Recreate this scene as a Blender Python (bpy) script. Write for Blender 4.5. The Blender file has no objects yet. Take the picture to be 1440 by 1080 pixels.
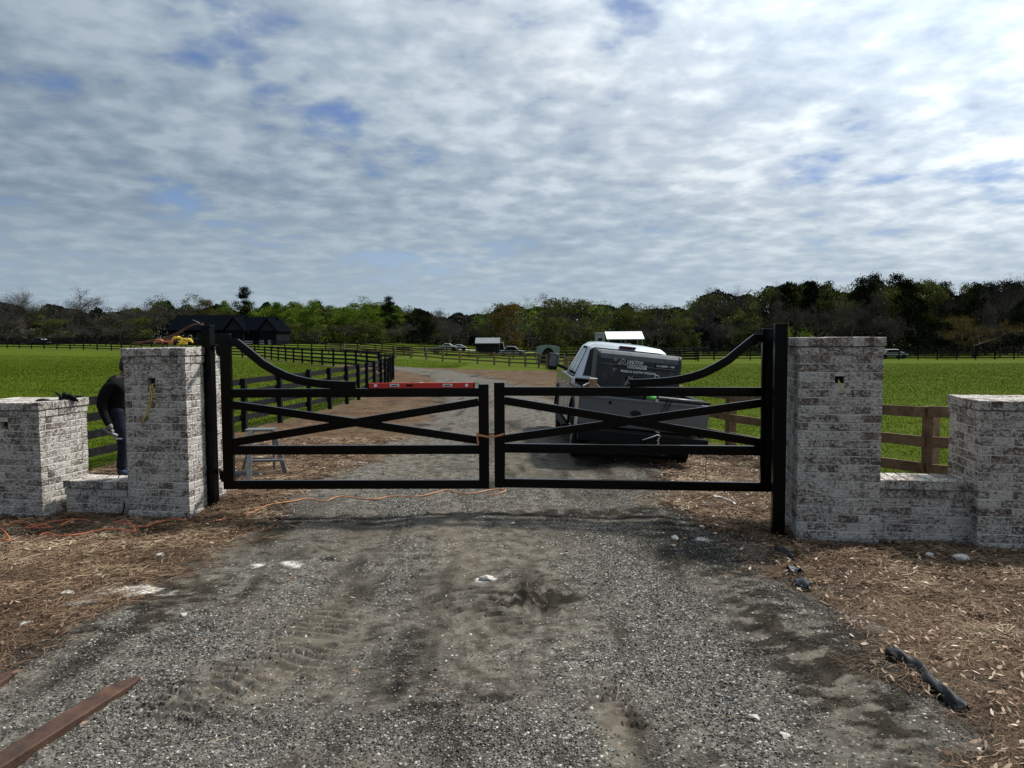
import bpy, bmesh, math, random
import numpy as np
from mathutils import Vector, Matrix
R = math.radians
rng = np.random.default_rng(11)
random.seed(5)
scene = bpy.context.scene
COL = scene.collection

# ------------------------------------------------------------------ camera
CAMH = 2.0
cam_d = bpy.data.cameras.new('camera'); cam_d.lens = 27.0; cam_d.sensor_width = 36.0
cam_d.clip_start = 0.05; cam_d.clip_end = 3000
cam = bpy.data.objects.new('camera', cam_d); COL.objects.link(cam)
CM = Matrix.Rotation(R(90 - 3.5), 4, 'X') @ Matrix.Rotation(R(-0.34), 4, 'Z')
cam.matrix_world = Matrix.Translation((0, 0, CAMH)) @ CM
scene.camera = cam

# ------------------------------------------------------------------ light, sky, exposure
SUN_AZ, SUN_EL = 61.0, 53.0           # degrees right of the view direction, above the horizon
SD = Vector((math.sin(R(SUN_AZ)) * math.cos(R(SUN_EL)), math.cos(R(SUN_AZ)) * math.cos(R(SUN_EL)), math.sin(R(SUN_EL))))
sun_d = bpy.data.lights.new('sun', 'SUN'); sun_d.energy = 5.0; sun_d.angle = R(5); sun_d.color = (1.0, 0.95, 0.87)
sun = bpy.data.objects.new('sun', sun_d); COL.objects.link(sun)
sun.rotation_euler = SD.to_track_quat('Z', 'Y').to_euler(); sun.location = (20, 20, 40)
vs = scene.view_settings
vs.view_transform = 'Standard'; vs.look = 'None'; vs.exposure = 0.14; vs.gamma = 1.0; vs.use_curve_mapping = False
scene.cycles.max_bounces = 5; scene.cycles.diffuse_bounces = 2; scene.cycles.glossy_bounces = 3
scene.cycles.transparent_max_bounces = 8; scene.cycles.transmission_bounces = 3

class NT:
    """small helper round a node tree"""
    def __init__(s, nt): s.nt = nt; nt.nodes.clear()
    def n(s, typ, **kw):
        nd = s.nt.nodes.new(typ)
        for k, v in kw.items():
            if k.startswith('i_'):
                key = k[2:]
                key = int(key) if key.isdigit() else key.replace('_', ' ')
                s.set(nd, key, v)
            else: setattr(nd, k, v)
        return nd
    def set(s, nd, key, v):
        sock = nd.inputs[key]
        if isinstance(v, bpy.types.NodeSocket): s.nt.links.new(v, sock)
        else: sock.default_value = v
    def math(s, op, a, b=None, c=None, clamp=False):
        nd = s.nt.nodes.new('ShaderNodeMath'); nd.operation = op; nd.use_clamp = clamp
        for i, v in enumerate((a, b, c)):
            if v is not None: s.set(nd, i, v)
        return nd.outputs[0]
    def vmath(s, op, a, b=None):
        nd = s.nt.nodes.new('ShaderNodeVectorMath'); nd.operation = op
        s.set(nd, 0, a)
        if b is not None: s.set(nd, 1, b)
        return nd.outputs['Value'] if op in ('DOT_PRODUCT', 'LENGTH', 'DISTANCE') else nd.outputs[0]
    def mix(s, f, a, b, blend='MIX'):
        nd = s.nt.nodes.new('ShaderNodeMix'); nd.data_type = 'RGBA'; nd.blend_type = blend
        s.set(nd, 0, f)
        for k, v in ((6, a), (7, b)):
            if isinstance(v, (tuple, list)) and len(v) == 3: v = (*v, 1)
            if isinstance(v, (int, float)): v = (v, v, v, 1)
            s.set(nd, k, v)
        return nd.outputs[2]
    def ramp(s, f, stops, interp='LINEAR'):
        nd = s.nt.nodes.new('ShaderNodeValToRGB'); nd.color_ramp.interpolation = interp
        el = nd.color_ramp.elements
        while len(el) < len(stops): el.new(0.5)
        for e, (p, c) in zip(el, stops):
            e.position = p
            if isinstance(c, (int, float)): c = (c, c, c)
            e.color = (*c, 1)
        s.set(nd, 0, f); return nd.outputs[0]
    def noise(s, vec, scale, detail=4, rough=0.55, dist=0.0, w=None):
        nd = s.nt.nodes.new('ShaderNodeTexNoise')
        if w is not None: nd.noise_dimensions = '4D'; s.set(nd, 'W', w)
        s.set(nd, 'Vector', vec); s.set(nd, 'Scale', scale); s.set(nd, 'Detail', detail)
        s.set(nd, 'Roughness', rough); s.set(nd, 'Distortion', dist)
        return nd.outputs['Fac']
    def mapr(s, v, a, b, c=0.0, d=1.0):
        nd = s.nt.nodes.new('ShaderNodeMapRange'); nd.clamp = True
        for i, x in enumerate((v, a, b, c, d)): s.set(nd, i, x)
        return nd.outputs[0]

# ---- world: physical sky with a deck of broken cloud over it
world = bpy.data.worlds.new('World'); scene.world = world; world.use_nodes = True
W = NT(world.node_tree)
tc = W.n('ShaderNodeTexCoord').outputs['Generated']
sep = W.n('ShaderNodeSeparateXYZ', i_0=tc)
sky = W.n('ShaderNodeTexSky', sky_type='NISHITA')
sky.sun_disc = False; sky.sun_elevation = R(SUN_EL); sky.sun_rotation = R(SUN_AZ)
sky.air_density = 1.0; sky.dust_density = 0.6; sky.ozone_density = 2.0
zz = W.math('ADD', W.math('MAXIMUM', sep.outputs[2], 0.0), 0.17)
comb = W.n('ShaderNodeCombineXYZ', i_0=W.math('DIVIDE', sep.outputs[0], zz), i_1=W.math('DIVIDE', sep.outputs[1], zz), i_2=3.7)
pl = comb.outputs[0]
mp = W.n('ShaderNodeMapping', i_0=pl); mp.inputs['Rotation'].default_value = (0, 0, R(-14)); mp.inputs['Scale'].default_value = (1.3, 1.25, 1)
big = W.noise(mp.outputs[0], 0.62, 3, 0.5, 0.3)
mid = W.noise(mp.outputs[0], 2.8, 4, 0.5, 0.08)
fine = W.noise(mp.outputs[0], 7.5, 6, 0.5, 0.12)
sund = W.vmath('DOT_PRODUCT', tc, tuple(SD))
glow = W.math('POWER', W.math('MAXIMUM', W.math('MULTIPLY', W.math('ADD', sund, .6), .625), 0.0), 5.0)
cov = W.math('ADD', W.math('MULTIPLY', big, 0.90), W.math('MULTIPLY', mid, 0.58))
cov = W.math('ADD', cov, W.math('MULTIPLY', fine, 0.34))
cov = W.math('ADD', cov, W.math('MULTIPLY', glow, 0.30))
covm = W.mapr(cov, 0.70, 0.86, 0.06, 1.0)
shade = W.math('ADD', W.math('MULTIPLY', mid, 0.45), W.math('MULTIPLY', fine, 0.55))
cl = W.ramp(shade, [(0.34, (2.75, 3.3, 4.1)), (0.50, (3.95, 4.5, 5.05)), (0.64, (5.6, 6.05, 6.4))])
bright = W.math('ADD', 0.62, W.math('MULTIPLY', glow, 3.6))
cl = W.mix(W.mapr(glow, .01, .20, .9, 0.0), cl, W.mix(1.0, cl, (.80, .93, 1.05), 'MULTIPLY'))
cl = W.mix(1.0, cl, W.n('ShaderNodeCombineColor', i_0=bright, i_1=bright, i_2=bright).outputs[0], 'MULTIPLY')
skyc = W.mix(1.0, sky.outputs[0], (0.62, 0.70, 0.92), 'MULTIPLY')
allc = W.mix(covm, skyc, cl)
allc = W.mix(W.mapr(sep.outputs[2], 0.0, 0.18, 0.75, 0.0), allc, (4.1, 5.0, 5.7))
bg = W.n('ShaderNodeBackground', i_0=allc, i_1=0.1)
W.n('ShaderNodeOutputWorld', i_0=bg.outputs[0])

# ------------------------------------------------------------------ terrain
GX = np.array([-300, -80, -26, -12, -6, -3, 0, 1.5, 3.5, 8, 60, 300.])
GY = np.array([-40, 6, 8.4, 10, 12, 20, 40, 75, 110, 140, 200, 700.])
GZ = np.array([
 [0, 0, 0, 0, 0, 0, 0, 0, 0, 0, 0, 0],
 [0, 0, 0, 0, 0, .0, .02, .03, .02, .02, 0, 0],
 [0, 0, 0, 0, 0, .04, .11, .11, .03, .03, -.1, -.1],
 [0, 0, 0, 0, 0, .05, .10, .10, .0, -.14, -.3, -.3],
 [0, 0, 0, 0, 0, .02, .05, .06, -.14, -.2, -.4, -.4],
 [.1, .1, .1, .02, 0, -.02, -.05, -.08, -.25, -.3, -.5, -.5],
 [.2, .2, .1, .0, -.05, -.2, -.3, -.35, -.45, -.5, -.7, -.7],
 [.5, .5, -.1, -.3, -.7, -.8, -.9, -.9, -.95, -1., -1.1, -1.1],
 [.9, .7, .2, -.6, -.9, -1.0, -1.1, -1.1, -1.1, -1.2, -1.5, -1.5],
 [1.2, 1.1, .8, -.3, -.7, -.9, -1, -1, -1, -1, -1.4, -1.4],
 [1.0, .9, .6, .0, -.1, -.2, -.3, -.3, -.3, -.3, -.3, -.5],
 [1, .9, .6, .0, 0, 0, 0, 0, 0, 0, 0, 0]], float)
def g(x, y):
    x = np.asarray(x, float); y = np.asarray(y, float)
    xi = np.clip(np.searchsorted(GX, x) - 1, 0, len(GX) - 2); yi = np.clip(np.searchsorted(GY, y) - 1, 0, len(GY) - 2)
    tx = np.clip((x - GX[xi]) / (GX[xi + 1] - GX[xi]), 0, 1); ty = np.clip((y - GY[yi]) / (GY[yi + 1] - GY[yi]), 0, 1)
    tx = tx * tx * (3 - 2 * tx); 
    return (GZ[yi, xi] * (1 - tx) * (1 - ty) + GZ[yi, xi + 1] * tx * (1 - ty) + GZ[yi + 1, xi] * (1 - tx) * ty + GZ[yi + 1, xi + 1] * tx * ty)
def gz(x, y): return float(g(x, y))
def ray(px, py):
    d = CM.to_3x3() @ Vector(((px - 720) / 1080, -(py - 540) / 1080, -1.0))
    return d / d.y
def P(px, py, y):                     # the point a photograph pixel shows at depth y
    d = ray(px, py); return Vector((d.x * y, y, CAMH + d.z * y))
def G(px, py):                        # the point of the ground a pixel shows
    d = ray(px, py); y = 2.0
    while y < 500:
        if CAMH + d.z * y < gz(d.x * y, y): break
        y *= 1.004
    return Vector((d.x * y, y, gz(d.x * y, y)))

_tab = rng.random((256, 256))
def vnoise(x, y):
    xi = np.floor(x).astype(int); yi = np.floor(y).astype(int); fx = x - xi; fy = y - yi
    fx = fx * fx * (3 - 2 * fx); fy = fy * fy * (3 - 2 * fy)
    a = _tab[xi & 255, yi & 255]; b = _tab[(xi + 1) & 255, yi & 255]; c = _tab[xi & 255, (yi + 1) & 255]; d = _tab[(xi + 1) & 255, (yi + 1) & 255]
    return a * (1 - fx) * (1 - fy) + b * fx * (1 - fy) + c * (1 - fx) * fy + d * fx * fy
def fbm(x, y, s, o=4):
    r = 0; a = .5; t = 0
    for k in range(o):
        r = r + a * vnoise(x * s + 17.3 * k, y * s + 9.1 * k); t += a; a *= .5; s *= 2.03
    return r / t
def sstep(a, b, v):
    t = np.clip((v - a) / (b - a), 0, 1); return t * t * (3 - 2 * t)

# ------------------------------------------------------------------ object helpers
def tag(o, label, cat, group=None, kind=None):
    if label: o['label'] = label
    if cat: o['category'] = cat
    if group: o['group'] = group
    if kind: o['kind'] = kind
    return o
def thing(name, label, cat, loc=(0, 0, 0), rotz=0.0, group=None):
    o = bpy.data.objects.new(name, None); COL.objects.link(o); o.empty_display_size = .3
    o.location = loc; o.rotation_euler = (0, 0, rotz)
    return tag(o, label, cat, group)
def meshobj(name, verts, faces, mats, parent=None, smooth=False, mi=None, off=None):
    me = bpy.data.meshes.new(name)
    if off is not None: verts = [(v[0] - off[0], v[1] - off[1], v[2] - off[2]) for v in verts]
    me.from_pydata(verts, [], faces)
    for m in (mats if isinstance(mats, (list, tuple)) else [mats]): me.materials.append(m)
    if mi is not None: me.polygons.foreach_set('material_index', mi)
    if smooth: me.polygons.foreach_set('use_smooth', [True] * len(me.polygons))
    me.update()
    o = bpy.data.objects.new(name, me); COL.objects.link(o)
    if parent is not None: o.parent = parent
    return o
def npmesh(name, V, F, mat, parent=None, smooth=False, attrs=None, mi=None):
    """V (n,3), F (m,k) numpy arrays"""
    me = bpy.data.meshes.new(name); k = F.shape[1]
    me.vertices.add(len(V)); me.vertices.foreach_set('co', V.astype(np.float32).ravel())
    me.loops.add(F.size); me.loops.foreach_set('vertex_index', F.astype(np.int32).ravel())
    me.polygons.add(len(F)); me.polygons.foreach_set('loop_start', np.arange(0, F.size, k, dtype=np.int32))
    try: me.polygons.foreach_set('loop_total', np.full(len(F), k, dtype=np.int32))
    except Exception: pass
    for m in (mat if isinstance(mat, (list, tuple)) else [mat]): me.materials.append(m)
    if mi is not None: me.polygons.foreach_set('material_index', mi.astype(np.int32))
    if smooth: me.polygons.foreach_set('use_smooth', np.ones(len(F), dtype=bool))
    me.update(calc_edges=True)
    for nm, arr in (attrs or {}).items():
        dom = 'POINT' if len(arr) == len(V) else 'FACE'
        a = me.attributes.new(nm, 'FLOAT', dom); a.data.foreach_set('value', arr.astype(np.float32))
    o = bpy.data.objects.new(name, me); COL.objects.link(o)
    if parent is not None: o.parent = parent
    return o
class MB:
    def __init__(s): s.v = []; s.f = []; s.m = []
    def add(s, vs_, fs_, m=0):
        b = len(s.v); s.v += [tuple(v) for v in vs_]; s.f += [tuple(i + b for i in f) for f in fs_]; s.m += [m] * len(fs_)
        return s
    def box(s, c, size, rot=None, m=0):
        hx, hy, hz = size[0] / 2, size[1] / 2, size[2] / 2
        vs_ = [Vector((sx * hx, sy * hy, sz * hz)) for sz in (-1, 1) for sy in (-1, 1) for sx in (-1, 1)]
        if rot is not None:
            if not isinstance(rot, Matrix): rot = Matrix.Rotation(rot, 3, 'Z')
            vs_ = [rot @ v for v in vs_]
        c = Vector(c)
        return s.add([v + c for v in vs_], [(0, 2, 3, 1), (4, 5, 7, 6), (0, 1, 5, 4), (2, 6, 7, 3), (0, 4, 6, 2), (1, 3, 7, 5)], m)
    def bar(s, p0, p1, w, h, up=(0, 0, 1), m=0):
        p0 = Vector(p0); p1 = Vector(p1); d = (p1 - p0); L = d.length; d.normalize()
        side = d.cross(Vector(up)); side.normalize(); u = side.cross(d)
        rot = Matrix((side, d, u)).transposed()
        return s.box((p0 + p1) / 2, (w, L, h), rot, m)
    def prism(s, poly, axis, a0, a1, m=0):
        """poly: 2D points; axis the extrusion axis: 'x' -> poly is (y,z); 'y' -> (x,z); 'z' -> (x,y)"""
        def mk(p, a): return {'x': (a, p[0], p[1]), 'y': (p[0], a, p[1]), 'z': (p[0], p[1], a)}[axis]
        n = len(poly); vs_ = [mk(p, a0) for p in poly] + [mk(p, a1) for p in poly]
        fs_ = [tuple(range(n)), tuple(range(2 * n - 1, n - 1, -1))] + [(i, i + n, (i + 1) % n + n, (i + 1) % n) for i in range(n)]
        return s.add(vs_, fs_, m)
    def tube(s, pts, r, n=8, m=0, cap=True):
        pts = [Vector(p) for p in pts]; rs = r if isinstance(r, (list, tuple)) else [r] * len(pts)
        rings = []; up = Vector((0, 0, 1))
        for i, p in enumerate(pts):
            d = (pts[min(i + 1, len(pts) - 1)] - pts[max(i - 1, 0)]).normalized()
            if abs(d.dot(up)) > .95: up = Vector((1, 0, 0)) if abs(d.x) < .9 else Vector((0, 1, 0))
            a = d.cross(up).normalized(); b = a.cross(d).normalized(); up = b
            rings.append([p + (a * math.cos(t) + b * math.sin(t)) * rs[i] for t in [2 * math.pi * k / n for k in range(n)]])
        vs_ = [v for rg in rings for v in rg]
        fs_ = [(i * n + k, i * n + (k + 1) % n, (i + 1) * n + (k + 1) % n, (i + 1) * n + k) for i in range(len(pts) - 1) for k in range(n)]
        if cap: fs_ += [tuple(range(n - 1, -1, -1)), tuple((len(pts) - 1) * n + k for k in range(n))]
        return s.add(vs_, fs_, m)
    def cyl(s, p0, p1, r, n=16, m=0): return s.tube([p0, p1], r, n, m)
    def lathe(s, prof, c, axis='x', n=28, m=0):
        """prof: (along, radius)"""
        vs_ = []
        for a, r in prof:
            for k in range(n):
                t = 2 * math.pi * k / n; q = (a, r * math.cos(t), r * math.sin(t))
                if axis == 'z': q = (q[1], q[2], q[0])
                if axis == 'y': q = (q[1], q[0], q[2])
                vs_.append(Vector(q) + Vector(c))
        fs_ = [(i * n + k, i * n + (k + 1) % n, (i + 1) * n + (k + 1) % n, (i + 1) * n + k) for i in range(len(prof) - 1) for k in range(n)]
        return s.add(vs_, fs_, m)
    def build(s, name, mats, parent=None, smooth=False, off=None, bevel=0, seg=2, tag_=None):
        o = meshobj(name, s.v, s.f, mats, parent, smooth, s.m, off)
        if bevel:
            b = o.modifiers.new('bevel', 'BEVEL'); b.width = bevel; b.segments = seg; b.limit_method = 'ANGLE'; b.angle_limit = R(35)
            w = o.modifiers.new('wn', 'WEIGHTED_NORMAL'); o.data.polygons.foreach_set('use_smooth', [True] * len(o.data.polygons))
        return o
def fix_normals(o):
    bm = bmesh.new(); bm.from_mesh(o.data); bmesh.ops.recalc_face_normals(bm, faces=bm.faces); bm.to_mesh(o.data); bm.free(); return o
def copy_tree(o, parent=None):
    c = o.copy(); COL.objects.link(c)
    if parent is not None: c.parent = parent
    for ch in list(o.children): copy_tree(ch, c)
    return c

# ------------------------------------------------------------------ materials
def mat(name, col=(.5, .5, .5), rough=.6, metal=0.0, spec=.5, vary=0.0, vscale=8.0, bump=0.0, bscale=60.0, coat=0.0, dirt=None):
    m = bpy.data.materials.new(name); m.use_nodes = True; T = NT(m.node_tree)
    tcn = T.n('ShaderNodeTexCoord').outputs['Object']
    p = T.n('ShaderNodeBsdfPrincipled', i_Roughness=rough, i_Metallic=metal)
    p.inputs['Specular IOR Level'].default_value = spec
    if coat: p.inputs['Coat Weight'].default_value = coat; p.inputs['Coat Roughness'].default_value = .08
    c = T.mix(0.0, col, col)
    if vary:
        f = T.noise(tcn, vscale, 5, .6)
        f = T.mapr(f, .3, .7, 1 - vary, 1 + vary)
        c = T.mix(1.0, col, T.n('ShaderNodeCombineColor', i_0=f, i_1=f, i_2=f).outputs[0], 'MULTIPLY')
    if dirt:
        f2 = T.mapr(T.noise(tcn, dirt[1], 6, .65), .5, .68)
        c = T.mix(f2, c, dirt[0])
    T.set(p, 'Base Color', c)
    if bump:
        b = T.n('ShaderNodeBump', i_Strength=bump, i_Distance=.01, i_Height=T.noise(tcn, bscale, 4, .6)); T.set(p, 'Normal', b.outputs[0])
    T.n('ShaderNodeOutputMaterial', i_0=p.outputs[0])
    return m
M = {}
M['gate'] = mat('black_powder_coat', (.0015, .0015, .0017), .20, 0, .16, .2, 20)
M['post_steel'] = mat('black_post_steel', (.0015, .0015, .0017), .28, 0, .12, .3, 10)
M['fence_black'] = mat('black_fence_stain', (.006, .006, .007), .8, 0, .12, .45, 6, .4, 40, dirt=((.018, .017, .016), 9))
M['fence_brown'] = mat('brown_fence_timber', (.165, .112, .062), .8, 0, .2, .35, 5, .5, 50, dirt=((.085, .055, .03), 6))
M['red'] = mat('red_level', (.52, .02, .012), .4)
M['black'] = mat('black_rubber', (.006, .006, .006), .7, 0, .15)
M['blackgloss'] = mat('black_plastic', (.005, .005, .005), .35, 0, .3)
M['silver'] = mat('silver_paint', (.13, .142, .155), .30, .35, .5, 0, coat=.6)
M['silver_lit'] = mat('silver_paint_lit', (.40, .43, .47), .28, .35, .5, 0, coat=.6)  # same silver as the sides, lightened to paint in the sky's reflection
M['chrome'] = mat('chrome', (.6, .6, .6), .15, 1.0)
M['alu'] = mat('dull_aluminium', (.16, .16, .155), .45, .7, .5, .2, 20)
M['steelgrey'] = mat('steel_grey', (.16, .165, .17), .5, .5, .5, .3, 10)
M['glass'] = mat('tinted_glass', (.003, .004, .004), .08, 0, .25)
M['glass_side'] = mat('side_glass', (.008, .011, .012), .12, 0, .2)
M['tail'] = mat('tail_lamp', (.10, .006, .005), .2, 0, .6)
M['amber'] = mat('amber_plastic', (.30, .09, .02), .4)
M['welder'] = mat('welder_case', (.022, .025, .027), .42, .1, .4, .15, 6, dirt=((.075, .075, .07), 4))
M['welder_lit'] = mat('welder_lit', (.085, .09, .095), .38, .4, .5, .2, 6)  # case colour lightened to paint a highlight on the lid
M['white'] = mat('white_plastic', (.72, .72, .70), .5)
M['whitedecal'] = mat('white_decal', (.80, .80, .79), .5, dirt=((.2, .2, .2), 20))
M['green'] = mat('green_strap', (.10, .38, .07), .5)
M['yellow'] = mat('yellow_tool', (.62, .42, .03), .5, 0, .4, .25, 30)
M['yellowwire'] = mat('yellow_wire', (.55, .42, .08), .5)
M['orange'] = mat('orange_cord', (.36, .10, .045), .55, 0, .3, .2, 30)
M['strap_or'] = mat('orange_strap', (.48, .20, .08), .6, 0, .3, .2, 30)
M['rust'] = mat('rusty_steel', (.060, .030, .018), .72, .2, .35, .5, 7, .5, 120, dirt=((.03, .017, .012), 10))
M['rustwire'] = mat('rusty_rod', (.085, .042, .024), .75, .2, .3, .4, 30)
M['shirt'] = mat('black_shirt', (.003, .003, .0035), .9, 0, .15, .3, 8)
M['jeans'] = mat('blue_jeans', (.008, .012, .021), .85, 0, .2, .4, 15)
M['skin'] = mat('skin', (.13, .07, .045), .55, 0, .35)
M['hair'] = mat('dark_hair', (.012, .009, .007), .7)
M['boot'] = mat('navy_boot', (.018, .028, .06), .7, 0, .3, .3, 20)
M['glove'] = mat('work_glove', (.16, .155, .15), .8)
M['roofdark'] = mat('dark_metal_roof', (.003, .004, .006), 1.0, 0, .0, .3, 2)
M['barnwall'] = mat('dark_barn_wall', (.006, .007, .009), .95, 0, .05, .3, 2)
M['gable'] = mat('gable_board', (.022, .024, .029), .95, 0, .05, .25, 4)
M['stonebase'] = mat('pale_masonry', (.30, .30, .30), .85, 0, .3, .3, 4)
M['metalroof'] = mat('pale_metal_roof', (.62, .63, .64), .4, .4, .5, .12, 3)
M['greyroof'] = mat('weathered_metal_roof', (.13, .135, .14), .6, .2, .3, .2, 3)
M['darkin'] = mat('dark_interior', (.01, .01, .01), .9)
M['palegreen'] = mat('pale_green_cover', (.17, .22, .20), .6, 0, .3, .2, 3)
M['greypaint'] = mat('grey_car', (.25, .26, .27), .35, .3, .5, 0, coat=.4)
M['whitepaint'] = mat('white_car', (.30, .30, .31), .35, 0, .5, 0, coat=.4)
M['darkpaint'] = mat('dark_car', (.03, .035, .04), .3, .3, .5, 0, coat=.4)
M['fabric'] = mat('black_landscape_cloth', (.007, .008, .010), .55, 0, .25, .4, 15, .8, 30)
M['bluegrey'] = mat('blue_grey_plastic', (.035, .042, .052), .5, 0, .3, .4, 15, .8, 30)
M['rock'] = mat('white_stone', (.40, .38, .34), .85, 0, .3, .3, 25, .5, 40)
M['trunk'] = mat('bark', (.05, .042, .035), .95, 0, .1, .4, 3)
M['cardboard'] = mat('brown_board', (.26, .14, .06), .8)

def brick_material():
    m = bpy.data.materials.new('whitewashed_brick'); m.use_nodes = True; T = NT(m.node_tree)
    obj = T.n('ShaderNodeTexCoord').outputs['Object']
    rnd = T.n('ShaderNodeAttribute', attribute_name='rnd').outputs['Fac']
    w = T.math('MULTIPLY', rnd, 37.0)
    st = T.n('ShaderNodeMapping', i_0=obj); st.inputs['Scale'].default_value = (1.0, 1.0, 1.5)
    n1 = T.noise(st.outputs[0], 30, 6, .7, .4, w)
    n2 = T.noise(obj, 95, 5, .7, 0, w)
    f = T.math('ADD', T.math('MULTIPLY', n1, .66), T.math('MULTIPLY', n2, .34))
    f = T.math('ADD', f, T.math('MULTIPLY', T.math('SUBTRACT', rnd, .5), .09))
    body = T.ramp(T.noise(obj, 9, 3, .5, 0, w), [(.3, (.045, .034, .028)), (.55, (.105, .078, .062)), (.75, (.16, .105, .078))])
    wash = T.ramp(n2, [(.35, (.27, .25, .225)), (.65, (.62, .595, .55))])
    low = T.mapr(T.noise(obj, 5.5, 3, .6), .35, .65, -.03, .03)
    c = T.mix(T.mapr(T.math('ADD', f, low), .44, .55), body, wash)
    p = T.n('ShaderNodeBsdfPrincipled', i_Roughness=.9, i_Base_Color=c); p.inputs['Specular IOR Level'].default_value = .2
    b = T.n('ShaderNodeBump', i_Strength=.7, i_Distance=.006, i_Height=T.math('ADD', n1, n2)); T.set(p, 'Normal', b.outputs[0])
    T.n('ShaderNodeOutputMaterial', i_0=p.outputs[0]); return m
M['brick'] = brick_material()
M['mortar'] = mat('pale_mortar', (.50, .48, .45), .95, 0, .1, .2, 30, .6, 90)

def attr_ramp_material(name, stops, attr='rnd', rough=.8, spec=.3, trans=0.0, nscale=None, bump=0):
    m = bpy.data.materials.new(name); m.use_nodes = True; T = NT(m.node_tree)
    a = T.n('ShaderNodeAttribute', attribute_name=attr).outputs['Fac']
    c = T.ramp(a, stops)
    if nscale:
        f = T.mapr(T.noise(T.n('ShaderNodeTexCoord').outputs['Object'], nscale, 3, .6), .3, .7, .7, 1.3)
        c = T.mix(1.0, c, T.n('ShaderNodeCombineColor', i_0=f, i_1=f, i_2=f).outputs[0], 'MULTIPLY')
    p = T.n('ShaderNodeBsdfPrincipled', i_Roughness=rough, i_Base_Color=c); p.inputs['Specular IOR Level'].default_value = spec
    out = p.outputs[0]
    if trans:
        t = T.n('ShaderNodeBsdfTranslucent', i_0=c); mx = T.n('ShaderNodeMixShader', i_0=trans, i_1=p.outputs[0], i_2=t.outputs[0]); out = mx.outputs[0]
    T.n('ShaderNodeOutputMaterial', i_0=out); return m

# ------------------------------------------------------------------ where road, straw and grass lie
ROAD = np.array([(-.2, -6), (-.25, 0), (-.25, 5), (-.2, 8.5), (0, 12), (.15, 16), (-.1, 22), (-.8, 30), (-1.9, 38), (-3.3, 45), (-6, 54), (-11, 63), (-20, 73), (-34, 84), (-52, 97), (-75, 110), (-110, 125)])
LANE = np.array([(28, 196), (60, 192), (120, 196)], float)
LANE2 = np.array([(-8, 150), (20, 148), (60, 160)], float)
FL = np.array([(-9, 9.6), (-6.35, 11.2), (-5.8, 16), (-5.25, 20), (-5.0, 24), (-5.2, 31), (-5.85, 38), (-6.8, 43.5), (-8.4, 48.5), (-12, 56), (-18.5, 67), (-26, 80), (-38, 92), (-55, 106), (-78, 117), (-120, 130)])
FR = np.array([(6.9, 8.2), (5.48, 10.0), (4.95, 11.3), (4.25, 13.7), (3.62, 16.6), (3.35, 20), (3.5, 26), (4.1, 34), (4.6, 45), (4.8, 55), (4.4, 64), (2.3, 73), (-2.5, 80), (-13.2, 90), (-24, 97), (-45, 112), (-70, 124)])
def polydist(x, y, pl_):
    best = np.full(np.shape(x), 1e9)
    for (x0, y0), (x1, y1) in zip(pl_[:-1], pl_[1:]):
        dx, dy = x1 - x0, y1 - y0; t = np.clip(((x - x0) * dx + (y - y0) * dy) / (dx * dx + dy * dy), 0, 1)
        best = np.minimum(best, np.hypot(x - x0 - t * dx, y - y0 - t * dy))
    return best
def inpoly(x, y, poly):
    r = np.zeros(np.shape(x), bool); n = len(poly)
    for i in range(n):
        x0, y0 = poly[i]; x1, y1 = poly[(i + 1) % n]
        c = ((y0 > y) != (y1 > y)) & (x < (x1 - x0) * (y - y0) / (y1 - y0 + 1e-12) + x0); r ^= c
    return r
VERGE = np.vstack([[(-60, -40), (-60, 9.2)], FL, FR[1:][::-1], [(6.2, 9.6), (60, 9.2), (60, -40)]])
def zones(x, y):
    nz = fbm(x, y, .9, 4) - .5; nf = fbm(x, y, 5.0, 3) - .5
    hw = np.interp(y, [0, 4, 6, 8.5, 10, 14, 20, 40, 90], [2.7, 2.7, 2.35, 2.25, 2.5, 2.25, 2.0, 2.0, 2.1])
    skew = np.where(x > 0, np.interp(y, [3, 5, 7, 8.5, 10], [-.1, .12, .12, -.15, .0]), np.interp(y, [3, 5, 7, 9, 12], [.8, .55, .35, .25, .0]))
    dr = polydist(x, y, ROAD) - hw - skew
    road = 1 - sstep(-.35, .35, dr + nz * 1.3 + nf * .5)
    lane = 1 - sstep(3.0, 4.0, np.minimum(polydist(x, y, LANE), polydist(x, y, LANE2) + 1))
    dl = np.minimum(polydist(x, y, FL), polydist(x, y, np.vstack([[(60, 9.2), (6.2, 9.6)], FR[1:]])))
    inside = inpoly(x, y, VERGE)
    dl = np.where(inside & (y > 62), -2 - dl * 0, dl)
    grass = np.where(inside, .5 - dl, .5 + dl)
    lim = .35 * np.clip(y / 12, .6, 4)
    grass = sstep(.5 - lim * .25, .5 + lim, grass + nz * .5 * np.clip(y / 15, 1, 3))
    return road, grass, lane
def blob(x, y, px, py, rx, ry):      # soft patch centred where the photograph has it
    c = G(px, py); return np.exp(-(((x - c.x) / rx) ** 2 + ((y - c.y) / ry) ** 2))

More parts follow.
